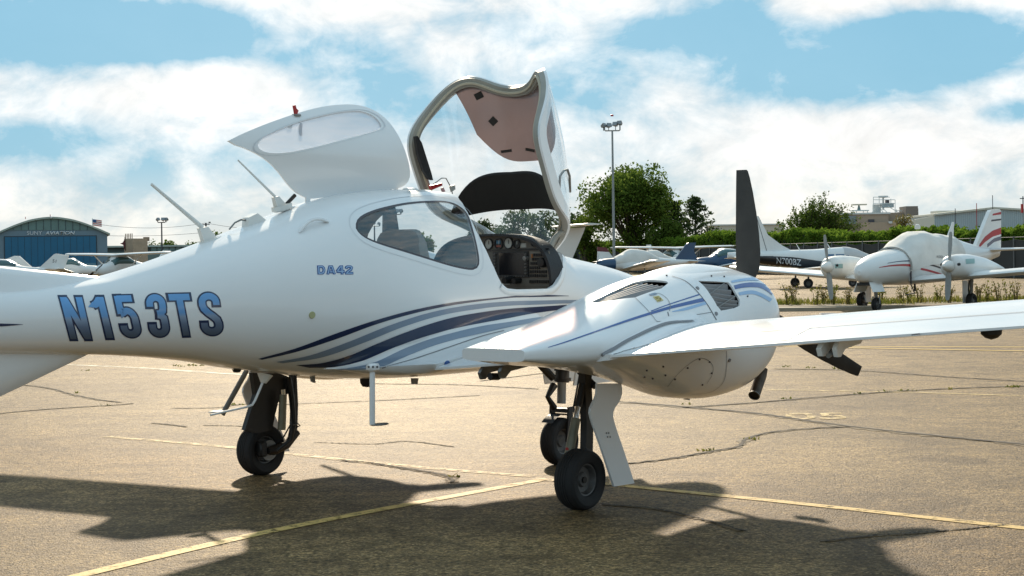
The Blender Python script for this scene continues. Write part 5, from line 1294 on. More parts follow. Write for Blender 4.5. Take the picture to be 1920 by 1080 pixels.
P.strip([(1648, 501), (1670, 497), (1695, 495), (1722, 496)], [(1648, 502), (1670, 499.5), (1695, 499), (1722, 501.5)], ACR); P.strip([(1664, 493), (1685, 489.5), (1705, 488), (1722, 488)], [(1664, 494), (1685, 491), (1705, 490.5), (1722, 491.5)], NAVY)
P.strip([(1726, 502), (1740, 505), (1760, 511), (1772, 515)], [(1726, 506), (1740, 509), (1760, 514.5), (1772, 518)], ACR); P.strip([(1738, 494), (1752, 497), (1770, 503)], [(1738, 496.5), (1752, 500), (1770, 506)], SEAM)
P.b = bvh_of(cv); P.text('N12SGA', [(1756, 478.5), (1768, 479.5), (1768, 484.5), (1756, 483.5)], SEAM)
def finband(poly, m): MB().prism([Vector((x, 0, z)) for x, z in poly], (0, -.066, 0), (0, .066, 0)).build('fin_stripe', m, ff, smooth=False)
finband([(-3.75, 1.66), (-4.2, 1.86), (-4.7, 2.02), (-5.27, 2.10), (-5.28, 2.30), (-4.7, 2.20), (-4.2, 2.02), (-3.85, 1.80)], ACR); finband([(-4.35, 1.70), (-4.8, 1.86), (-5.26, 1.92), (-5.27, 2.04), (-4.8, 1.97), (-4.35, 1.80)], NAVY)
finband([(-4.72, 2.66), (-5.29, 2.70), (-5.30, 2.78), (-4.75, 2.71)], ACR); finband([(-4.62, 2.48), (-5.28, 2.52), (-5.29, 2.57), (-4.65, 2.53)], SEAM)
P.bvh(fu); P.leg([(.9, .35, .7), (.75, .38, .45), (1.25, .38, .42)], .018, STEEL, 'boarding_step'); P.leg([(.4, .2, .70), (.4, .2, .50)], .03, BLACK, 'belly_antenna'); P.leg([(1.28, .56, 1.2), (1.30, .57, .9), (1.26, .55, .72)], .025, SEAM, 'cover_strap')

# --- side-on airplane with the dark band
Pn = AC('side_airplane', 'white airplane with black lower band and tall swept tail parked side-on by the fence', G(1503, 539), R(2))
qz = lambda z: 1.56 + (z - 1.56) * .9
NB = [(-3.9, 1.72, 1.42, .10), (-2.6, 1.79, 1.18, .34), (-1, 1.81, .90, .54), (.6, 1.83, .82, .62), (1.6, 1.90, .80, .63), (2.2, 1.93, .80, .62), (2.8, 1.84, .80, .56), (3.6, 1.52, .84, .46), (4.5, 1.36, .92, .30), (5.0, 1.2, 1.05, .08)]
NB = [(x * .9, qz(a), qz(b), w * .9) for x, a, b, w in NB]
fu = Pn.body(NB, ACW); Pn.bvh(fu)
Pn.fin([(x * .9, qz(z)) for x, z in [(-.45, 1.76), (-1.0, 2.05), (-1.75, 2.62), (-2.25, 3.62), (-2.72, 3.64), (-2.15, 1.70)]], .13, ACW); fn = Pn.lastfin
Pn.b = bvh_of(fn); Pn.strip([(1421, 404), (1430, 421), (1440, 437)], [(1426.5, 404.5), (1434, 419), (1443, 434)], ACB, par=fn); Pn.strip([(1419, 410), (1428, 440), (1437, 470)], [(1420, 410), (1429, 440), (1438, 470)], SEAM, par=fn); Pn.bvh(fu)
Pn.wing([(.3, 1.4, -.6, .84), (1.2, 1.3, -.5, .86), (5.0, .9, -.2, .98)], ACW); Pn.wing([(.1, -2.2, -3.3, 1.50), (2.4, -2.7, -3.3, 1.42)], ACW, 'tailplane', tk=.09)
Pn.strip([(1395, 481), (1440, 480), (1480, 481.5), (1520, 487), (1560, 492), (1610, 494)], [(1395, 502), (1440, 505), (1480, 507), (1520, 508), (1560, 508), (1610, 506)], ACK, 'dark_band', n=40)
Pn.strip([(1450, 479.5), (1490, 481), (1530, 486), (1570, 490)], [(1450, 480.5), (1490, 482.4), (1530, 487.6), (1570, 491.6)], ACW, 'pinstripe', off=.012)
Pn.text('N700BZ', [(1456, 482.5), (1502, 486.5), (1502, 497.5), (1456, 493.5)], mat('outline_grey', (.72, .74, .76), .5), off=.022, bold=.004)
for x0, x1 in ((1549, 1564), (1567, 1583), (1586, 1592)): Pn.quad([(x0, 476.5), (x1, 476.5), (x1 + .5, 487.5), (x0 + 1, 487)], ACG, 'window', par=fu)
R_ = []; f = table(NB)
for i in range(18):
    x = 1.95 + 1.25 * i / 17; zt, zb, w = f[0](x), f[1](x), f[2](x); zm = (zt + zb) / 2
    R_.append([Vector((x, w * 1.04 * math.cos(a), zm + (zt - zb) / 2 * (1.04 + .012 * math.sin(k * 2 + i)) * sgnpow(math.sin(a), .87))) for k, a in enumerate([math.pi * (.06 + .88 * k / 16) for k in range(17)])])
MB().loft(R_, cap=False, closed=False).build('fabric_cover', mat('grey_cover', (.5, .5, .5), .85, bump=(2.5, .8)), Pn.root, ang=60)
Pn.leg([(-.05, 0, 1.76), (-.22, 0, 2.06)], [.03, .012], ACW, 'blade_antenna'); Pn.leg([(1.40, 0, 1.82), (1.22, 0, 2.12)], [.03, .012], ACW, 'blade_antenna')
for sg in (1, -1):
    Pn.wheel(0, sg * 1.5, .225, .16); Pn.leg([(.05, sg * 1.5, .9), (0, sg * 1.42, .23)], .045, GEARBLK); MB().box((-.35, sg * 1.45, .70), (.35, .02, .22)).build('gear_door', ACW, Pn.root, smooth=False)
Pn.wheel(2.45, 0, .2, .14); Pn.leg([(2.45, 0, .85), (2.45, 0, .2)], .045, GEARBLK)
na = Pn.body([(1.1, 1.10, .90, .1), (2.2, 1.32, .82, .30), (3.1, 1.36, .80, .32), (3.4, 1.2, .95, .16)], ACW, 'nacelle', y0=-1.7); na = Pn.body([(1.1, 1.10, .90, .1), (2.2, 1.32, .82, .30), (3.1, 1.36, .80, .32), (3.4, 1.2, .95, .16)], ACW, 'nacelle', y0=1.7)
for sg in (1, -1): Pn.prop((3.4, sg * 1.7, 1.08), .8, .15, R(75), m=GEARBLK)

# --- T tail seen behind our nose
Pt = AC('t_tail_airplane', 'pale airplane whose T-shaped tail shows behind the raised canopy', Vector((AT(1070, 500, 45.5).x, 45.5, 0)), R(195))
Pt.body([(-.3, 1.42, 1.26, .08), (1, 1.42, 1.12, .14), (3, 1.5, 1.0, .28), (4.5, 1.9, .75, .55), (6, 1.7, .7, .55), (7.3, 1.3, .9, .25), (7.6, 1.15, 1.05, .05)], ACW)
Pt.fin([(.95, 1.40), (.25, 2.36), (-.42, 2.40), (-.36, 2.25), (.10, 1.25)], .13, ACW)
Pt.wing([(0, .30, -.45, 2.43), (1.42, .12, -.42, 2.45), (1.48, .06, -.50, 2.45)], ACW, 'tailplane', tk=.10)
Pt.wing([(.4, 5.3, 4.0, .95), (6, 4.9, 4.1, 1.5)], ACW); Pt.wheel(4.2, 1.4, .19, .14); Pt.wheel(4.2, -1.4, .19, .14); Pt.wheel(6, 0, .18, .12)
for y, x in ((1.4, 4.2), (-1.4, 4.2), (0, 6.0)): Pt.leg([(x, y, 1.0), (x, y * .97, .2)], .04, GEARBLK)

# --- small airplanes in the middle distance
def small_low(name, label, loc, head, body, tailm, cowlm, cover=False, fin=None, noseg=True):
    Q = AC(name, label, loc, head); rows = [(-4.3, 1.32, 1.16, .05), (-3, 1.38, 1.0, .22), (-1.4, 1.55, .80, .45), (-.5, 1.95, .72, .56), (.3, 2.02, .70, .57), (.9, 1.72, .70, .55), (1.4, 1.50, .70, .50), (2.2, 1.42, .74, .42), (2.5, 1.28, .86, .26)]
    fu_ = Q.body(rows, body)
    Q.body([(1.42, 1.515, .695, .515), (2.2, 1.435, .735, .43), (2.5, 1.29, .85, .27), (2.53, 1.2, .95, .15)], cowlm, 'engine_cowl')
    if cover: Q.body([(-1.5, 1.57, .95, .47), (-.5, 2.0, .95, .60), (.3, 2.07, .95, .61), (.9, 1.78, .95, .59), (1.38, 1.55, .95, .53)], COVER, 'fabric_cover')
    else:
        Q.body([(-1.1, 1.72, 1.40, .45), (-.5, 1.975, 1.42, .565), (.3, 2.04, 1.42, .575), (.95, 1.72, 1.42, .54)], mat('cabin_glass_dark', (.06, .13, .14), .12), 'cabin_windows', e=2.6); Q.body([(-.9, 1.83, 1.70, .40), (-.4, 2.03, 1.86, .44), (.3, 2.07, 1.9, .44), (.5, 2.0, 1.86, .40)], body if body is not ACB else ACW, 'cabin_roof')
    Q.fin(fin or [(-2.9, 1.35), (-3.6, 2.25), (-4.25, 2.28), (-4.3, 1.2)], .1, tailm)
    Q.wing([(.3, .95, -.65, .82), (4.7, .85, -.55, 1.28), (4.95, .55, -.45, 1.30)], body if body is not ACB else ACW); Q.wing([(0, -3.5, -4.25, 1.25), (1.55, -3.6, -4.2, 1.25)], body if body is not ACB else ACW, 'tailplane', tk=.09)
    for sg in (1, -1): Q.wheel(-.1, sg * 1.5, .2, .14); Q.leg([(-.1, sg * 1.5, .85), (-.1, sg * 1.45, .2)], .04)
    Q.wheel(1.6, 0, .18, .12); Q.leg([(1.6, 0, .8), (1.6, 0, .18)], .04); Q.prop((2.53, 0, 1.08), .92, .15, R(35), m=GEARBLK, spin=.13)
    Q.leg([(-.9, .1, 1.9), (-1.1, .1, 2.22)], [.025, .012], ACW, 'whip_antenna'); return Q
def gx(px, Z): return Vector((AT(px, 500, Z).x, Z, 0))
small_low('low_wing_airplane', 'low wing airplane with blue cowl and blue tail under pale cockpit cover', gx(1190, 104), R(196), ACW, ACB, ACB, cover=True, fin=[(-2.7, 1.35), (-3.5, 2.35), (-3.65, 2.42), (-4.15, 2.42), (-4.0, 1.9), (-4.3, 1.2)])
small_low('low_wing_airplane', 'white low wing airplane with maroon tipped tail near the light pole', gx(1222, 125), R(14), ACW, ACW, ACW, cover=True)
_q = [o for o in COL.objects if o.name.startswith('low_wing_airplane')][-1]
MB().prism([Vector((x, 0, z)) for x, z in [(-3.30, 1.95), (-3.62, 2.30), (-4.28, 2.36), (-4.28, 2.02)]], (0, -.055, 0), (0, .055, 0)).build('fin_tip', MAROON, _q, smooth=False)
small_low('low_wing_airplane', 'dark navy low wing airplane with pale roof in front of the fence', gx(1362, 112), R(205), ACB, ACB, ACB)
def high_wing(name, label, loc, head, wl=5.3):
    Q = AC(name, label, loc, head); fu_ = Q.body([(-4.6, 1.35, 1.15, .06), (-3, 1.5, 1.0, .22), (-1.2, 1.85, .72, .46), (-.4, 2.2, .62, .54), (.5, 2.22, .60, .54), (1.0, 1.72, .62, .52), (1.9, 1.50, .72, .44), (2.3, 1.3, .9, .25)], ACW)
    Q.body([(-1.1, 1.80, 1.42, .47), (-.4, 2.08, 1.42, .56), (.5, 2.10, 1.42, .56), (.95, 1.76, 1.42, .535)], mat('cabin_glass_dark', (.06, .13, .14), .12), 'cabin_windows', e=3)
    Q.wing([(0, .85, -.75, 2.20), (2.6, .85, -.75, 2.27), (wl - .3, .70, -.55, 2.32), (wl, .4, -.45, 2.32)], ACW, tk=.13); Q.fin([(-3.0, 1.45), (-3.5, 1.6), (-4.25, 2.55), (-4.95, 2.55), (-4.65, 1.2)], .11, ACW)
    Q.wing([(0, -3.9, -4.8, 1.35), (1.65, -4.1, -4.75, 1.35)], ACW, 'tailplane', tk=.09)
    for sg in (1, -1): Q.leg([(.2, sg * .5, .75), (.2, sg * 2.4, 2.20)], .05, ACW, 'wing_strut'); Q.wheel(-.1, sg * 1.25, .2, .14); Q.leg([(-.1, sg * .45, .75), (-.1, sg * 1.2, .22)], .04, ACW)
    Q.wheel(1.5, 0, .18, .12); Q.leg([(1.5, 0, .8), (1.5, 0, .18)], .035); Q.prop((2.33, 0, 1.1), .92, .15, R(60), m=GEARBLK, spin=.12); return Q
small_low('low_wing_airplane', 'white airplane whose fin shows at far left edge before blue hangar door', gx(129, 125), 0.0, ACW, ACW, ACW, fin=[(-2.65, 1.3), (-3.7, 2.28), (-4.1, 2.30), (-4.9, 2.0), (-4.6, 1.15)])
Qx = small_low('low_wing_airplane', 'white airplane whose numbered fin leans right before blue hangar door', gx(4, 122), R(180), ACW, ACW, ACW, fin=[(-2.6, 1.25), (-3.85, 2.36), (-4.0, 2.40), (-4.95, 2.24), (-4.9, 2.12), (-4.5, 1.1)])
high_wing('high_wing_airplane', 'white high wing airplane with its wing showing over the tail boom below the brick block', gx(225, 118), R(236))
high_wing('high_wing_airplane', 'white high wing airplane behind the blue tailed one', gx(1262, 132), R(-70))
# '51' on the leaning fin
ff = [c for c in Qx.root.children if c.name.startswith('tail_fin')][0]; Qx.bvh(ff)
if True: Qx.text('51', [(99, 486), (106, 487), (105, 493), (98, 492)], SEAM, par=ff)

# ================================================================== BUILDINGS, POLES, FENCE
def solid(pts, a, b): return MB().prism(pts, a, b)
def wall_mat(name, col, lines=None, rough=.6, nz=.06, horiz=False, s=.5):
    m = mat(name, col, rough, noise=(s, nz)); return m
HB = mat('hangar_blue_grey', (.15, .225, .28), .6, noise=(.4, .05)); HD = mat('hangar_door_blue', (.012, .125, .235), .55, noise=(.5, .08)); HG_ = mat('hangar_clerestory_green', (.13, .22, .205), .5, noise=(.6, .10)); HR = mat('hangar_roof_green', (.34, .40, .35), .6, noise=(.3, .06)); TRIM = mat('dark_trim', (.03, .05, .065), .6)
Z0 = 250.0; sc = FPX / Z0
def HX(px, py, d=0.0): p = AT(px, py, Z0); return Vector((p.x, Z0 + d, p.z))
hy = lambda x: HORZ(x) + CAMH * sc
root = thing('hangar', 'blue grey barrel roofed hangar with wide blue door at far left', 'hangar', (HX(95, 500).x, Z0, 0))
hl = root.location.copy(); root.rotation_euler = (0, 0, .27)
def rel(v): return v - hl
# front wall under the arc
arc = [(-30, 447), (-10, 440), (12, 430), (35, 420), (62, 411), (97, 406.5), (130, 410), (155, 417), (178, 426), (198, 435)]
arcs = spline(arc, 30)
base = 0
front = [rel(HX(x, y + 2.5)) for x, y in arcs] + [rel(Vector((HX(198, 440).x, Z0, 0))), rel(Vector((HX(-30, 440).x, Z0, 0)))]
MB().prism(front, (0, 0, 0), (0, .4, 0)).build('wall', HB, root, smooth=False)
x0, x1 = HX(-30, 450).x - hl.x, HX(198, 450).x - hl.x
MB().box((x1 - .2, 16, 2.0), (.4, 31, 5.0)).build('side_wall', HB, root, smooth=False); MB().box((x0 + .2, 16, 2.0), (.4, 31, 5.0)).build('side_wall', HB, root, smooth=False)
arr = spline([(-34, 449)] + arc[1:-1] + [(203, 437)], 40); R_ = []
for x, y in arr: p = rel(HX(x, y)); R_.append([p + Vector((0, -.5, 0)), p + Vector((0, 32, 0)), p + Vector((0, 32, -.28)), p + Vector((0, -.5, -.28))])
MB().loft(R_).build('roof', HR, root, ang=60)
MB().prism([rel(HX(x, y, -.06)) for x, y in spline([(13, 431), (35, 423), (62, 414), (97, 409.5), (130, 413), (155, 420), (178, 430.5)], 24) + [(178.5, 431), (12, 432)]], (0, -.03, 0), (0, .03, 0)).build('clerestory', HG_, root, smooth=False)
for x in (28, 42, 55, 69, 82, 95.5, 109, 122, 135, 148, 161.5): 
    yt = [a[1] for a in arcs if abs(a[0] - x) < 8][0]; a, b = rel(HX(x, yt + 4, -.12)), rel(HX(x, 431, -.12)); MB().box((a + b) / 2, (.07, .08, abs(a.z - b.z))).build('mullion', TRIM, root, smooth=False)
a, b = rel(HX(11, 442, -.1)), rel(HX(179, 442, -.1))
dz = HX(95, 442).z
MB().box(((a.x + b.x) / 2, -.02, dz / 2), (b.x - a.x, .2, dz)).build('door_recess', TRIM, root, smooth=False)
dzz = dz - .14; npan = 14; w = (b.x - a.x - .24) / npan
for i in range(npan): MB().box((a.x + .12 + w * (i + .5), -.14, dzz / 2), (w - .05, .08, dzz)).build('door_panel', HD, root, smooth=False)
MB().box((a.x + .12 + w * 12.3, -.20, .9), (w * 3.2, .05, 1.8)).build('door_patch', mat('patch_teal', (.10, .22, .29), .6), root, smooth=False)
def plain_text(txt, c, height, m, parent, name='lettering', bold=0.0, shear=0.0, squash=1.0, serif=0.0):
    me = textmesh(txt, bold, shear); xs_ = [v.co.x for v in me.vertices]; ys_ = [v.co.y for v in me.vertices]; k = height / (max(ys_) - min(ys_)); ox = (min(xs_) + max(xs_)) / 2; oy = min(ys_)
    for v in me.vertices: v.co = Vector(((v.co.x - ox) * k * squash, 0, (v.co.y - oy) * k))
    me.materials.append(m); o = bpy.data.objects.new(name, me); link(o, parent); o.location = c; modmesh(o, [('SOLIDIFY', dict(thickness=.05, offset=0))]); return o
SIGNW = mat('sign_white', (.62, .66, .68), .5)
c1, c2 = rel(HX(66, 440.3, -.1)), rel(HX(112, 440.3, -.1)); hh = (HX(0, 433.4).z - HX(0, 440.3).z)
def fit(o, wpx):
    xs_ = [v.co.x for v in o.data.vertices]; k = (wpx / sc) / (max(xs_) - min(xs_))
    for v in o.data.vertices: v.co.x *= k
t1 = plain_text('SUNY', c1, hh, SIGNW, root); fit(t1, 27)
t2 = plain_text('AVIATION', c2, hh, SIGNW, root, bold=.02, shear=.18); fit(t2, 54)
for x, y in ((49, 406), (94, 401)): MB().tube([rel(HX(x, y + 4, 3)), rel(HX(x, y, 3))], .05, 6).build('roof_light', RED, root)
MB().lathe([(.0005, .18), (.16, .1), (.18, 0)], rel(HX(96, 407.5, -.55)), (0, -1, 0), 12).build('flood_light', SIGNW, root)

# low building right of the hangar
Z1 = 300.0; s1_ = FPX / Z1
def LX(px, py, d=0.0, Z=None): p = AT(px, py, Z or Z1); return Vector((p.x, (Z or Z1) + d, p.z))
lb = thing('low_building', 'long low green grey building with window band right of hangar', 'building', (LX(330, 500).x, Z1, 0)); o0 = lb.location.copy()
LBW = mat('low_wall_green', (.15, .21, .20), .65, noise=(.3, .08)); LBR = mat('low_roof_green', (.40, .47, .43), .6, noise=(.3, .06)); LBD = mat('low_wall_dark', (.07, .095, .09), .7)
zt, zm = LX(330, 462).z, LX(330, 471).z; xa, xb = LX(196, 470).x - o0.x, LX(640, 470).x - o0.x
MB().box(((xa + xb) / 2, 4, zm / 2), (xb - xa, 8, zm)).build('wall', LBW, lb, smooth=False)
MB().box(((xa + xb) / 2, 4.6, (zt + zm) / 2), (xb - xa, 7, zt - zm)).build('upper_wall', LBD, lb, smooth=False)
MB().box(((xa + xb) / 2, 4.4, zt + .12), (xb - xa + .6, 8.4, .3)).build('roof', LBR, lb, smooth=False)
for i in range(22):
    x = LX(281 + i * 11.5, 466).x - o0.x; MB().box((x + .5, 1.05, (zt + zm) / 2), (.95, .06, (zt - zm) * .8)).build('window', mat('pane_green', (.20, .32, .31), .25), lb, smooth=False)
MB().box((LX(226, 478).x - o0.x, -.1, 1.2), (4.2, .2, 3.4)).build('dark_bay', LBD, lb, smooth=False)
Z2 = 285.0
bb = thing('brick_block', 'tan brick tower block standing on low green building', 'building', (LX(254, 460, 0, Z2).x, Z2, 0)); o1 = bb.location.copy()
def BX(x, y): p = LX(x, y, 0, Z2); return p - o1
BR1 = mat('tan_brick', (.40, .31, .22), .8, noise=(1.5, .12)); BR2 = mat('shaded_brick', (.30, .22, .155), .8, noise=(1.5, .12))
c = BX(243, 460); MB().prism([Vector((BX(233, 470).x, 0, 0)), Vector((BX(256, 470).x, -2.5, 0)), Vector((BX(277, 470).x, 0, 0)), Vector((BX(255, 470).x, 5, 0))], (0, 0, 0), (0, 0, BX(250, 447.5).z)).build('wall', BR1, bb, smooth=False)
MB().box((BX(272, 446).x, 1, BX(272, 446).z - .2), (.9, .9, .7)).build('roof_unit', BR2, bb, smooth=False)
MB().prism([BX(226, 457), BX(231, 455), BX(235, 448.5), BX(236, 470), BX(232, 459)], (0, -.5, 0), (0, 1, 0)).build('roof_wedge', MAROON, bb, smooth=False)
for i in range(5): MB().box((BX(236 + i * 4.2, 460).x, -.15 - i * .45, BX(0, 460).z), (.10, .25, 3.4)).build('brick_rib', BR2, bb, smooth=False)
MB().tube([BX(234, 449), BX(234, 444)], .05, 6).build('roof_mast', SEAM, bb)

# light poles
POLE = mat('pole_dark', (.045, .05, .055), .5, metal=.3); POLEG = mat('pole_grey', (.26, .28, .28), .45, metal=.4, noise=(.8, .1)); LAMP = mat('lamp_grey', (.25, .27, .28), .4, metal=.4)
def light_pole(px, pytop, Z, label, m, heads, r=.11, spread=.9, redtip=False, off=0.0):
    p = AT(px, pytop, Z); t = thing('light_pole', label, 'light pole', (p.x, Z, 0), 0, 'floodlight poles around the apron'); h = p.z
    MB().tube([(0, 0, 0), (0, 0, h * .5), (0, 0, h)], [r, r * .8, r * .6], 10).build('pole', m, t)
    MB().lathe([(.0005, .5), (r * 2.4, .45), (r * 2.6, 0)], (0, 0, 0), (0, 0, 1), 12).build('foot', m, t)
    MB().tube([(-spread, 0, h + .35), (-spread, 0, h + .06), (-spread * .9, 0, h), (spread * .9, 0, h), (spread, 0, h + .06), (spread, 0, h + .4)], .05, 8).build('crossbar', m, t)
    for (x, z, ang) in heads:
        L_ = MB(); rot = Matrix.Rotation(R(ang), 3, 'Z') @ Matrix.Rotation(R(-25), 3, 'X'); c = Vector((x, 0, h + z))
        bm_ = [c + rot @ Vector(v) for v in ((-.19, -.15, -.15), (.19, -.15, -.15), (.19, -.15, .15), (-.19, -.15, .15))]; bk = [c + rot @ Vector(v) for v in ((-.11, .16, -.08), (.11, .16, -.08), (.11, .16, .08), (-.11, .16, .08))]
        L_.loft([bm_, bk]).build('lamp_head', LAMP, t, smooth=False); MB().tube([(x, 0, h + z - .12), (x, 0, h)], .03, 6).build('lamp_arm', m, t)
    if redtip: MB().lathe([(.0005, .14), (.10, .1), (.12, 0)], (-.0, 0, h + 1.05), (0, 0, 1), 10).build('warning_light', RED, t)
    return t
light_pole(1148, 245, 120, 'tall grey floodlight pole in front of the big round tree', POLEG, [(-.64, .36, 55), (-.26, .36, 25), (.24, .44, -35), (.56, .52, -40)], r=.11, spread=.56, redtip=True)
light_pole(303, 417, 170, 'dark floodlight pole standing left before the brick block', POLE, [(-.40, .3, 60), (.16, .3, 0), (.52, .3, -40)], r=.11, spread=.4)
light_pole(742, 402, 150, 'floodlight pole seen through the cabin side window, centre', POLE, [(-.4, .3, 50), (.1, .3, 0), (.5, .3, -40)], r=.13, spread=.45)
light_pole(702, 424, 210, 'distant floodlight pole seen through rear corner of side window', POLE, [(-.6, .3, 60), (0, .4, 0), (.6, .3, -50)], r=.14, spread=.7)
p = AT(386, 418, 330); ut = thing('utility_pole', 'dark utility pole with box rising behind the tail boom antenna', 'utility pole', (p.x, 330, 0)); MB().tube([(0, 0, 0), (0, 0, p.z)], .17, 8).build('pole', POLE, ut)
MB().box((0, 0, p.z - .3), (1.5, .15, .15)).build('crossarm', POLE, ut, smooth=False); MB().lathe([(.28, -.5), (.28, .4), (.0005, .42)], (.3, 0, p.z - 1.9), (0, 0, 1), 10).build('transformer', POLE, ut); MB().box((.75, 0, p.z + .1), (.4, .2, .25)).build('lamp_head', POLE, ut, smooth=False)
def wire(a, b, sag, name, label, grp):
    P = [a.lerp(b, i / 24) - Vector((0, 0, sag * 4 * (i / 24) * (1 - i / 24))) for i in range(25)]; o = MB().tube(P, .035, 5).build(name, SEAM); return tag(o, label, 'wire', None)
wire(AT(180, 420, 330), AT(386, 418, 330), .9, 'overhead_wire', 'upper thin wire hanging between hangar flag and utility pole', 0); wire(AT(386, 418, 330), AT(520, 430, 330), .4, 'overhead_wire', 'thin wire running right from the utility pole', 0); wire(AT(205, 442, 330), AT(372, 437, 330), .25, 'overhead_wire', 'lower faint wire hanging left of the utility pole', 0)
# flag behind the hangar roof
p = AT(173, 409, 262); fl = thing('flag', 'small red white and blue flag on pole above hangar roof', 'flag', (p.x, 262, 0)); MB().tube([(0, 0, 0), (0, 0, p.z)], .05, 6).build('flag_pole', SIGNW, fl)
hz_ = p.z - .15; NAVF = mat('flag_blue', (.03, .08, .2), .8); FR_ = mat('flag_red', (.5, .09, .08), .8); FWH = mat('flag_white', (.75, .72, .7), .8)
def cloth(x0, x1, z0, z1, m, name):
    V = []; Fc = []
    for i in range(7):
        x = x0 + (x1 - x0) * i / 6
        for z in (z0, z1): V.append((x, .12 * math.sin(x * 4), hz_ - z - .15 * x))
    for i in range(6): Fc.append((2 * i, 2 * i + 1, 2 * i + 3, 2 * i + 2))
    o = raw(name, V, Fc, m, fl); modmesh(o, [('SOLIDIFY', dict(thickness=.02, offset=0))]); return o
cloth(.05, .62, 0, .55, NAVF, 'canton')
for k in range(7): cloth(.62 if k < 4 else .05, 1.5, k * .145, (k + 1) * .145, FR_ if k % 2 == 0 else FWH, 'flag_stripe')

# chain-link fence with dark screen and the hedge behind it
FA, FB_ = Vector((AT(1000, 480, 200).x, 200, 0)), Vector((AT(1990, 480, 92).x, 92, 0)); FH = 2.4
fn = thing('fence', 'long wire fence with dark screening below the hedge', 'fence', FA); d = FB_ - FA; n = 46
SCR = mat('fence_screen', (.035, .036, .034), .9, noise=(.8, .25)); PST = mat('fence_post', (.15, .15, .145), .7)
for i in range(n + 1): q = d * (i / n); MB().tube([q, q + Vector((0, 0, FH + .06))], .045, 6).build('post', PST, fn)
for i in range(n):
    a, b = d * (i / n), d * ((i + 1) / n); t = (b - a).normalized(); nn = Vector((-t.y, t.x, 0)); m = (a + b) / 2 + nn * .06
    MB().prism([a + nn * .06 + Vector((0, 0, .05)), b + nn * .06 + Vector((0, 0, .05)), b + nn * .06 + Vector((0, 0, FH - .12)), m + Vector((0, 0, FH - .22)), a + nn * .06 + Vector((0, 0, FH - .12))], nn * -.01, nn * .01).build('screen', SCR, fn, smooth=False)
MB().tube([Vector((0, 0, FH)), d + Vector((0, 0, FH))], .022, 6).build('top_rail', PST, fn)

# factory and warehouse at right
Z3 = 290.0
def FX(x, y, d_=0.0): p = AT(x, y, Z3); return Vector((p.x, Z3 + d_, p.z))
fc = thing('factory_building', 'tan flat roofed factory with tank and railings on its roof', 'building', (FX(1650, 480).x, Z3, 0)); o3 = fc.location.copy(); rf = lambda x, y, d_=0: FX(x, y, d_) - o3
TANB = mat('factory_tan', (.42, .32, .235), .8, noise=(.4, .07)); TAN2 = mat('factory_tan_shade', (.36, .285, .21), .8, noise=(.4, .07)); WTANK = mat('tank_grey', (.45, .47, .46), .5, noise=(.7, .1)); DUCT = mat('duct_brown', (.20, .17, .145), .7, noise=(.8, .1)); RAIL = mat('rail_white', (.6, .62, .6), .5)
def bxp(x0, y0, x1, y1, dep, m, name, d_=0.0, par=None):
    a, b = rf(x0, y0, d_), rf(x1, y1, d_); z1 = max(a.z, b.z); z0 = min(a.z, b.z) if y1 < 470 else 0
    return MB().box(((a.x + b.x) / 2, d_ + dep / 2, (z0 + z1) / 2), (abs(b.x - a.x), dep, z1 - z0)).build(name, m, par or fc, smooth=False)
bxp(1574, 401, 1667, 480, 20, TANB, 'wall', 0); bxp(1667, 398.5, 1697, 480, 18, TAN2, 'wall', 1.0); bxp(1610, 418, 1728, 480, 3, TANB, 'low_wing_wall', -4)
bxp(1572, 399.3, 1669, 401.2, 20.6, RAIL, 'roof_edge', -.3)
bxp(1696, 387, 1719, 420, 5, DUCT, 'stack_block', -1); bxp(1719, 391, 1721, 420, 4, DUCT, 'stack_fin', -.5)
bxp(1628, 411.5, 1639, 421, .3, SEAM, 'window', -.25); bxp(1656, 416, 1662, 420, .6, RAIL, 'vent', -4.4); bxp(1575, 405, 1605, 420, .2, mat('grey_panel', (.2, .23, .24), .6), 'window', -.22)
a = rf(1651, 399, 3); MB().lathe([(.0005, 1.55), (.30, 1.53), (.70, 1.45), (.72, 0)], Vector((a.x, 3, a.z)), (0, 0, 1), 20).build('tank', WTANK, fc)
a = rf(1651, 393, 3); MB().lathe([(.6, -.9), (.75, .2), (.72, 1.0), (.0005, 1.05)], Vector((a.x, 3, a.z)), (0, 0, 1), 18).build('tank', WTANK, fc)
a = rf(1663, 369, 3); MB().lathe([(.15, -2.2), (.15, -.1), (.9, 0), (.85, .28), (.0005, .34)], Vector((a.x, 3, a.z)), (0, 0, 1), 18).build('roof_fan', WTANK, fc)
bxp(1660, 380, 1682, 388, 2, mat('unit_bluegrey', (.30, .37, .40), .5), 'roof_unit', 2.4); bxp(1668, 374, 1674, 380, 1, SEAM, 'roof_unit', 2.6)
mbx = []
for (x0, y0, x1, y1) in [(1641, 369, 1641, 399), (1652, 369, 1652, 380), (1682, 374, 1682, 399), (1674, 372, 1674, 380), (1641, 369, 1672, 369), (1641, 374, 1682, 374), (1641, 381, 1682, 381), (1655, 386, 1668, 399), (1652, 386, 1660, 399), (1668, 386, 1690, 399), (1642, 400, 1642, 412), (1646, 400, 1646, 412), (1638, 399, 1646, 388), (1690, 392, 1697, 400), (1684, 392, 1684, 399), (1690, 394, 1690, 399), (1684, 394, 1697, 395)]:
    MB().tube([rf(x0, y0, 1.5), rf(x1, y1, 1.5)], .06, 5).build('railing', RAIL, fc)
bxp(1600, 393.6, 1632, 395.2, 2, RAIL, 'roof_deck', 1); bxp(1602, 382, 1629, 384, 1.4, mat('radar_cream', (.55, .50, .38), .5), 'radar_bar', 1.5); a, b = rf(1615, 384, 2), rf(1615, 394, 2); MB().tube([b, a], [.35, .12], 8).build('radar_mount', mat('mount_teal', (.12, .2, .2), .5), fc)
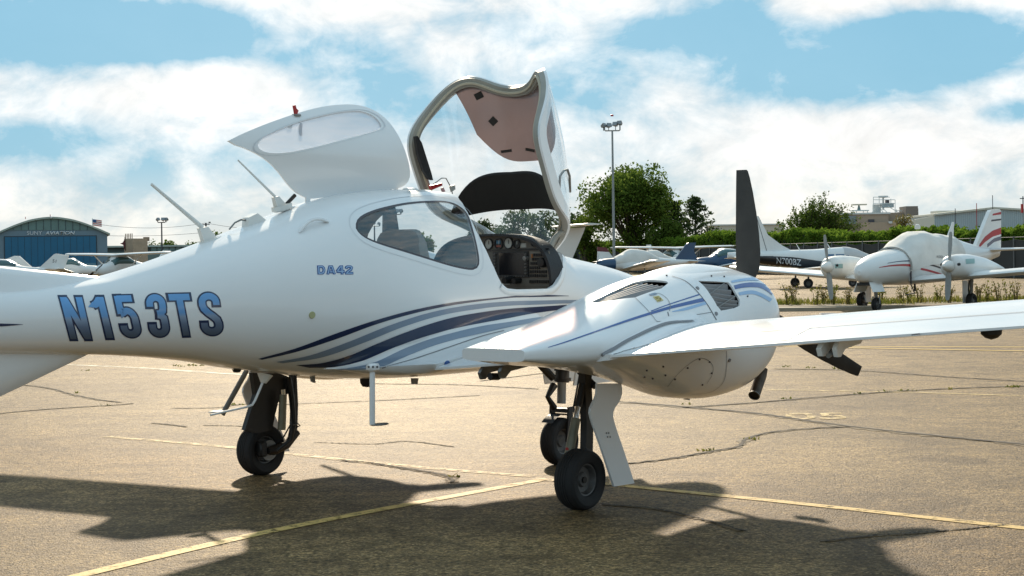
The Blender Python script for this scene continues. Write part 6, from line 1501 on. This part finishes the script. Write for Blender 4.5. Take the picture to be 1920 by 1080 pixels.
for x in (1603, 1609, 1622, 1630): MB().tube([rf(x, 401, 1.5), rf(x, 394, 1.5)], .06, 5).build('railing', RAIL, fc)
Z4 = 230.0
def WX(x, y, d_=0.0): p = AT(x, y, Z4); return Vector((p.x, Z4 + d_, p.z))
wh = thing('warehouse', 'pale ribbed metal warehouse with shallow gable behind the hedge at right', 'building', (WX(1830, 480).x, Z4, 0)); o4 = wh.location.copy(); rw = lambda x, y, d_=0: WX(x, y, d_) - o4
WHM = mat('ribbed_pale', (.46, .53, .54), .5, noise=(.3, .05)); WHC = mat('warehouse_cream', (.62, .60, .50), .55); 
P = [rw(1752, 404), rw(1862, 391.5), rw(2010, 400)]; P += [Vector((P[-1].x, 0, 0)), Vector((P[0].x, 0, 0))]; MB().prism(P, (0, 0, 0), (0, 22, 0)).build('wall', WHM, wh, smooth=False)
a, b = rw(1730, 411.5, 6), rw(1752, 404.5, 0); MB().prism([Vector((a.x, 7, 0)), Vector((b.x, .02, 0)), Vector((b.x, .02, b.z)), Vector((a.x, 7, a.z))], (0, 0, 0), (0, .3, 0)).build('end_wall', WHC, wh, smooth=False)
for i in range(64):
    x = 1754 + i * 4; q = rw(x, 400); zt_ = (rw(x, 404 - (x - 1752) * .1136).z if x < 1862 else rw(x, 391.5 + (x - 1862) * .0574).z) - .15; MB().box((q.x, -.03, zt_ / 2), (.06, .06, zt_)).build('rib', mat('rib_grey', (.36, .43, .45), .5), wh, smooth=False)
R_ = [[rw(x, y, e_) + Vector((0, 0, k)) for e_, k in ((-.4, .0), (22, .0), (22, .25), (-.4, .25))] for x, y in ((1750, 404.2), (1862, 391.5), (2010, 400))]; MB().loft(R_).build('roof', WHC, wh, smooth=False)
P = rw(1850, 386, 25); MB().box((P.x + 6, 25, P.z / 2), (14, 4, P.z)).build('rear_block', WHC, wh, smooth=False)
for x, y0, y1, m in ((1831, 430, 381, RED), (1861, 395, 366, SEAM), (1791, 404, 391, SEAM)): 
    o = MB().tube([AT(x, y1, 228), Vector((AT(x, y1, 228).x, 228, 0))], .05, 6).build('mast', m); tag(o, {1831: 'thin red mast before the pale warehouse', 1861: 'thin grey mast above the warehouse ridge', 1791: 'short dark mast at left slope of warehouse roof'}[x], 'mast')
p = AT(1918, 368, 150); yb = thing('signal_pole', 'slim pole with small fittings at far right edge', 'pole', (p.x, 150, 0)); MB().tube([(0, 0, 0), (0, 0, p.z)], .06, 6).build('pole', POLEG, yb); MB().box((0, 0, p.z - .2), (.55, .1, .08)).build('crossarm', POLE, yb, smooth=False); MB().box((-.1, 0, p.z - 1.1), (.18, .18, .8)).build('signal_box', RED, yb, smooth=False)
p0, p1 = AT(1335, 423, 330), AT(1470, 423, 330); cb = thing('flat_building', 'long flat cream building behind the tall propeller blade', 'building', ((p0.x + p1.x) / 2, 330, 0)); MB().box((0, 5, p0.z / 2), (p1.x - p0.x, 10, p0.z)).build('wall', mat('far_cream', (.55, .50, .40), .7, noise=(.2, .05)), cb, smooth=False); MB().box((0, 5, p0.z + .1), (p1.x - p0.x + .5, 10.5, .25)).build('roof_edge', RAIL, cb, smooth=False)

# ================================================================== TREES, HEDGE, WEEDS
def leaf_mat(name, cols, tl=.45):
    m = bpy.data.materials.new(name); m.use_nodes = True; t = m.node_tree; t.nodes.clear(); o = t.nodes.new('ShaderNodeOutputMaterial'); df = t.nodes.new('ShaderNodeBsdfDiffuse'); tr = t.nodes.new('ShaderNodeBsdfTranslucent'); mx = t.nodes.new('ShaderNodeMixShader'); mx.inputs[0].default_value = tl
    ge = t.nodes.new('ShaderNodeNewGeometry'); r = t.nodes.new('ShaderNodeValToRGB'); t.links.new(ge.outputs['Random Per Island'], r.inputs[0]); n = len(cols)
    r.color_ramp.elements[0].color = (*cols[0], 1); r.color_ramp.elements[1].color = (*cols[-1], 1)
    for i, c in enumerate(cols[1:-1]): e = r.color_ramp.elements.new((i + 1) / (n - 1)); e.color = (*c, 1)
    t.links.new(r.outputs[0], df.inputs[0]); t.links.new(r.outputs[0], tr.inputs[0]); t.links.new(df.outputs[0], mx.inputs[1]); t.links.new(tr.outputs[0], mx.inputs[2]); t.links.new(mx.outputs[0], o.inputs[0]); return m
LEAF1 = leaf_mat('leaves_deep', [(.055, .095, .016), (.10, .155, .026), (.16, .22, .04)]); LEAF2 = leaf_mat('leaves_mid', [(.05, .085, .016), (.09, .14, .024), (.14, .19, .04)]); LEAF3 = leaf_mat('needles', [(.04, .065, .025), (.07, .105, .04), (.10, .14, .055)]); LEAFH = leaf_mat('hedge_leaves', [(.065, .125, .014), (.12, .20, .024), (.19, .27, .036)]); GRASS = leaf_mat('grass_blades', [(.10, .12, .02), (.18, .19, .035), (.32, .27, .09)]); DRYW = leaf_mat('dry_stems', [(.16, .13, .055), (.25, .20, .08), (.15, .17, .045)])
BARK = mat('bark', (.07, .055, .04), .9, noise=(3, .3))
def leafmesh(pts, size, name, m, parent, flat=0.0):
    V = []; Fc = []
    for p in pts:
        s = size * random.uniform(.6, 1.3); a = Vector((random.gauss(0, 1), random.gauss(0, 1), random.gauss(0, 1))).normalized(); b = a.orthogonal().normalized(); b.rotate(Matrix.Rotation(random.uniform(0, 6.28), 3, a)); c = a.cross(b)
        k = len(V); V += [p + b * s, p + c * s * .55, p - b * s, p - c * s * .55]; Fc.append((k, k + 1, k + 2, k + 3))
    return raw(name, V, Fc, m, parent, smooth=False)
def tree(px, pytop, Z, width_px, base_frac, label, m, size, n, seed, lobes=14, grp='trees beyond the apron', squash=1.0, name='broadleaf_tree', shape=None):
    random.seed(seed); p = AT(px, pytop, Z); H = p.z; wd = width_px / FPX * Z / 2; t = thing(name, label, 'tree', (p.x, Z, 0), 0, grp); zb = H * base_frac; ch = H - zb
    tr = MB(); tr.tube([(0, 0, 0), (.05 * wd, 0, zb), (0, 0, zb + ch * .45)], [.045 * H, .034 * H, .015 * H], 9); cs = []
    for i in range(lobes):
        a = random.uniform(0, 6.283); rr = math.sqrt(random.random()) * .78; zz = random.uniform(.12, .86); env = (1 - max(0, zz - .35) ** 2 * 1.35) * (0.75 + .25 * min(1, zz / .3))
        c = Vector((math.cos(a) * rr * wd * env, math.sin(a) * rr * wd * env, zb + ch * zz)); cs.append((c, random.uniform(.26, .42)))
        tr.tube([(0, 0, zb * .9 + ch * .05), c * .5 + Vector((0, 0, (zb + ch * .2) * .5)), c], [.014 * H, .009 * H, .004 * H], 5)
    tr.build('trunk', BARK, t); pts = []
    while len(pts) < n:
        c, r = random.choice(cs); v = Vector((random.gauss(0, 1), random.gauss(0, 1), random.gauss(0, 1))).normalized() * (random.random() ** .38); q = c + Vector((v.x * wd * r, v.y * wd * r, v.z * ch * r * .62))
        if q.z > H * 1.01 or abs(q.x) > wd * 1.02: continue
        # twig clumps
        for _ in range(5): pts.append(q + Vector((random.gauss(0, size * 1.3), random.gauss(0, size * 1.3), random.gauss(0, size))))
    leafmesh(pts, size, 'crown', m, t); return t
tree(1178, 311, 165, 205, .22, 'big round dark green tree behind the tall floodlight pole', LEAF1, .17, 21000, 3, lobes=26)
tree(1010, 392, 185, 190, .12, 'dark tree seen through the glass of the raised canopy', LEAF3, .19, 9000, 11, lobes=13)
tree(915, 402, 190, 90, .15, 'loose dark tree behind left part of the canopy glass', LEAF3, .19, 4200, 12, lobes=9)
tree(1095, 395, 170, 70, .1, 'bushy tree tucked left below the big round tree', LEAF2, .17, 4500, 13, lobes=8)
tree(1250, 410, 160, 80, .15, 'bright bushy tree at right foot of the big round tree', LEAF2, .17, 4000, 15, lobes=8)
tree(762, 436, 210, 52, .1, 'round tree seen through the side window beside front seat', LEAF1, .2, 2500, 16, lobes=7)
tree(795, 437, 215, 46, .1, 'smaller round tree seen through the side window above front seat', LEAF1, .2, 2200, 17, lobes=7)
tree(402, 434, 310, 46, .1, 'dark tree top over the fuselage right of the leaning whip antenna', LEAF1, .28, 1800, 18, lobes=8)
tree(364, 448, 310, 40, .1, 'low green tree left of the dark tree above low building', LEAF2, .28, 1300, 19, lobes=7)
tree(312, 453, 345, 46, .1, 'small pale tree above low building right of the brick block', LEAF2, .3, 1000, 20, lobes=7); tree(283, 455, 345, 20, .1, 'tiny tree peeping out right beside the brick block', LEAF2, .28, 500, 21, lobes=5)
tree(1692, 405, 200, 46, .2, 'sparse dry bush in front of the factory wall', DRYW, .13, 1500, 22, lobes=9)
def conifer(px, pytop, Z, wpx, label, seed, n=46):
    random.seed(seed); p = AT(px, pytop, Z); H = p.z; wd = wpx / FPX * Z / 2; t = thing('conifer_tree', label, 'tree', (p.x, Z, 0), 0, 'trees beyond the apron'); tr = MB(); tr.tube([(0, 0, 0), (0, 0, H * .97)], [.03 * H, .004 * H], 7); pts = []
    for i in range(n):
        z = H * (.08 + .90 * i / n); r = wd * (1 - (i / n) ** 1.6) * random.uniform(.6, 1.1) + .25; a = i * 2.4 + random.uniform(-.4, .4); e_ = Vector((math.cos(a) * r, math.sin(a) * r, r * .35)); tr.tube([Vector((0, 0, z)), Vector((0, 0, z)) + e_ * .6 - Vector((0, 0, .05 * r)), Vector((0, 0, z)) + e_], [.02, .015, .006], 4)
        for k in range(60):
            s = random.uniform(.15, 1.05); q = Vector((0, 0, z)) + e_ * s + Vector((random.gauss(0, .14), random.gauss(0, .14), random.gauss(0, .10) - .12 * s)); pts.append(q)
    tr.build('trunk', BARK, t); leafmesh(pts, .15, 'crown', LEAF3, t); return t
conifer(1303, 366, 165, 125, 'dark conifer with ragged tips right of the big round tree', 31, 60); conifer(1266, 376, 163, 85, 'narrow dark conifer between big tree and ragged conifer', 32, 44)
# feathery tree with upswept shoots
random.seed(41); p = AT(1528, 362, 150); H = p.z; ft = thing('feathery_tree', 'feathery light green tree of upswept shoots behind the hedge', 'tree', (p.x, 150, 0), 0, 'trees beyond the apron'); tr = MB(); pts = []
for i in range(190):
    a = random.uniform(0, 6.28); sp = random.uniform(.1, 1.0); x = math.cos(a) * sp * 3.3; b0_ = Vector((x * .35, math.sin(a) * .8, H * random.uniform(.25, .5))); tip = Vector((x * 1.35 + random.uniform(.1, .9), math.sin(a) * 1.6, H * (1.0 - .40 * sp ** 1.8) * random.uniform(.70, 1.04))); mid = b0_.lerp(tip, .55) + Vector((-.25, 0, .25)); tr.tube([b0_, mid, tip], [.03, .018, .006], 4)
    for k in range(56): s = random.uniform(.1, 1); q = b0_.lerp(mid, s * 2) if s < .5 else mid.lerp(tip, s * 2 - 1); pts.append(q + Vector((random.gauss(0, .12), random.gauss(0, .12), random.gauss(0, .10))))
tr.tube([(0, 0, 0), (0, 0, H * .5)], [.2, .08], 8); tr.build('trunk', BARK, ft); leafmesh(pts, .115, 'crown', LEAF2, ft)
# hedge
random.seed(51); hd = thing('hedge', 'long dense green clipped hedge running behind the fence', 'hedge', FA + Vector((0, 2.0, 0))); pts = []; L_ = d.length; t = d.normalized(); nn = Vector((-t.y, t.x, 0)); 
if nn.y < 0: nn = -nn
def hh_(u_): return 2.92 + .16 * math.sin(u_ * .35) + .12 * math.sin(u_ * 1.1 + 1) + (.45 * max(0, 1 - abs(u_ - 62) / 30)) + .08 * math.sin(u_ * 3.7)
for i in range(46000):
    u_ = random.uniform(0, L_); h_ = hh_(u_); q = random.random()
    if q < .45: w = random.uniform(0, 1.8); z = h_ + random.gauss(0, .10) - .06 * random.random()
    else: w = abs(random.gauss(0, .16)); z = random.uniform(1.5, h_)
    w += .12 * math.sin(u_ * 1.9) + .10 * math.sin(z * 4 + u_); pts.append(t * u_ + nn * (w + .5) + Vector((0, 0, z)))
leafmesh(pts, .15, 'foliage', LEAFH, hd)
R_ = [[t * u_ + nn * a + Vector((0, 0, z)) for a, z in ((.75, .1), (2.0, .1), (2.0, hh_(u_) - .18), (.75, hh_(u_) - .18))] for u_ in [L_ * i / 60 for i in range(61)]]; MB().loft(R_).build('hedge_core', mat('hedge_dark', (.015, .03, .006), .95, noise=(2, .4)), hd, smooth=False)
# kerb strip and rough verge in front of the twin
KERB = mat('kerb_concrete', (.30, .25, .18), .85, noise=(2, .15)); VERGE = mat('verge_earth', (.20, .155, .09), .95, noise=(.9, .3))
def band(y0, y1, z, name, m, h=0.0):
    a, b = G(1300, y0), G(2100, y0 - 11.2); c, e_ = G(2100, y1 - 11.2), G(1300, y1)
    if h: o = MB().prism([a, b, c, e_], (0, 0, 0), (0, 0, h)).build(name, m, None, smooth=False)
    else: o = raw(name, [v + Vector((0, 0, z)) for v in (e_, c, b, a)], [(0, 1, 2, 3)], m, smooth=False)
    return tag(o, kind='structure')
band(572, 577.5, .005, 'verge_earth', VERGE); band(584, 586.5, 0, 'kerb', KERB, .10)
for y in (528, 535, 543, 552, 561): ground_strip([(1300, y + 2), (1600, y), (2000, y - 6)], .16, 'pavement_joint', CRK2, z=.0045, n=60, jag=.05)
def blades(pts, name, label, m, hgt, spread, n, lean=.35):
    V = []; Fc = []
    for c in pts:
        for k in range(n):
            b = c + Vector((random.gauss(0, spread), random.gauss(0, spread * .6), 0)); h_ = hgt * random.uniform(.35, 1.1); dx = Vector((random.gauss(0, lean), random.gauss(0, lean), 1)) * h_; s = Vector((random.uniform(-1, 1), random.uniform(-1, 1), 0)).normalized() * (.012 + .02 * h_); q = len(V)
            V += [b - s, b + s, b + dx * .6 + s * .7, b + dx, b + dx * .6 - s * .7]; Fc.append((q, q + 1, q + 2, q + 3, q + 4))
    o = raw(name, V, Fc, m, None, smooth=False); return tag(o, label, None, None, 'stuff')
random.seed(61)
vp = []
for x in range(1448, 1930, 3):
    if random.random() < .75: vp.append(G(x + random.uniform(-3, 3), 570.5 - (x - 1450) * .014 + random.gauss(0, 1.6)))
blades(vp, 'verge_grass', 'tufts of grass along the verge before the covered twin', GRASS, .22, .16, 16)
wp = [G(x, y) for x, y in [(1478, 572), (1488, 571), (1530, 572), (1545, 570), (1562, 571), (1590, 571), (1652, 568), (1690, 569), (1705, 569), (1724, 568), (1760, 566), (1780, 568), (1815, 566), (1835, 567), (1850, 566), (1872, 566), (1890, 565), (1905, 566)]]
ORD = 'first second third fourth fifth sixth seventh eighth ninth tenth eleventh twelfth thirteenth fourteenth fifteenth sixteenth seventeenth eighteenth'.split()
def weed(c, k):
    random.seed(70 + k); t_ = thing('weed', ('dry' if k % 2 else 'green') + ' leafy weed on the verge beyond the wing, ' + ORD[k] + ' from the left', 'weed', c, 0, 'weeds along the verge'); st_ = MB(); pts = []
    for i in range(random.randint(5, 9)):
        a = random.uniform(0, 6.28); h_ = random.uniform(.22, .68); tip = Vector((math.cos(a) * .28 * h_, math.sin(a) * .2, h_)); st_.tube([Vector((math.cos(a) * .05, math.sin(a) * .05, 0)), tip * .5 + Vector((0, 0, .08)), tip], [.010, .008, .004], 4)
        for j in range(16): s = random.uniform(.1, 1); pts.append(tip * s + Vector((random.gauss(0, .05), random.gauss(0, .05), .08 * math.sin(s * 3))))
    st_.build('stem', DRYW, t_); leafmesh(pts, .04, 'leaves', DRYW if k % 2 else GRASS, t_)
for k, c in enumerate(wp): weed(c, k)
cp = [G(x, y) for x, y in [(1330, 845), (1326, 846), (1402, 824), (1472, 748), (1610, 739), (1662, 735), (1690, 733), (1706, 733), (1780, 730), (1890, 726), (1898, 725), (1905, 726), (1520, 690), (1570, 691), (1575, 692), (1580, 691), (858, 895), (330, 686), (342, 687), (357, 685), (359, 686), (377, 686), (383, 685), (145, 737), (207, 761), (440, 759), (162, 695), (1477, 688), (1290, 758)]]
blades(cp, 'crack_weeds', 'small green weeds sprouting from pavement cracks', GRASS, .030, .035, 6, .8)
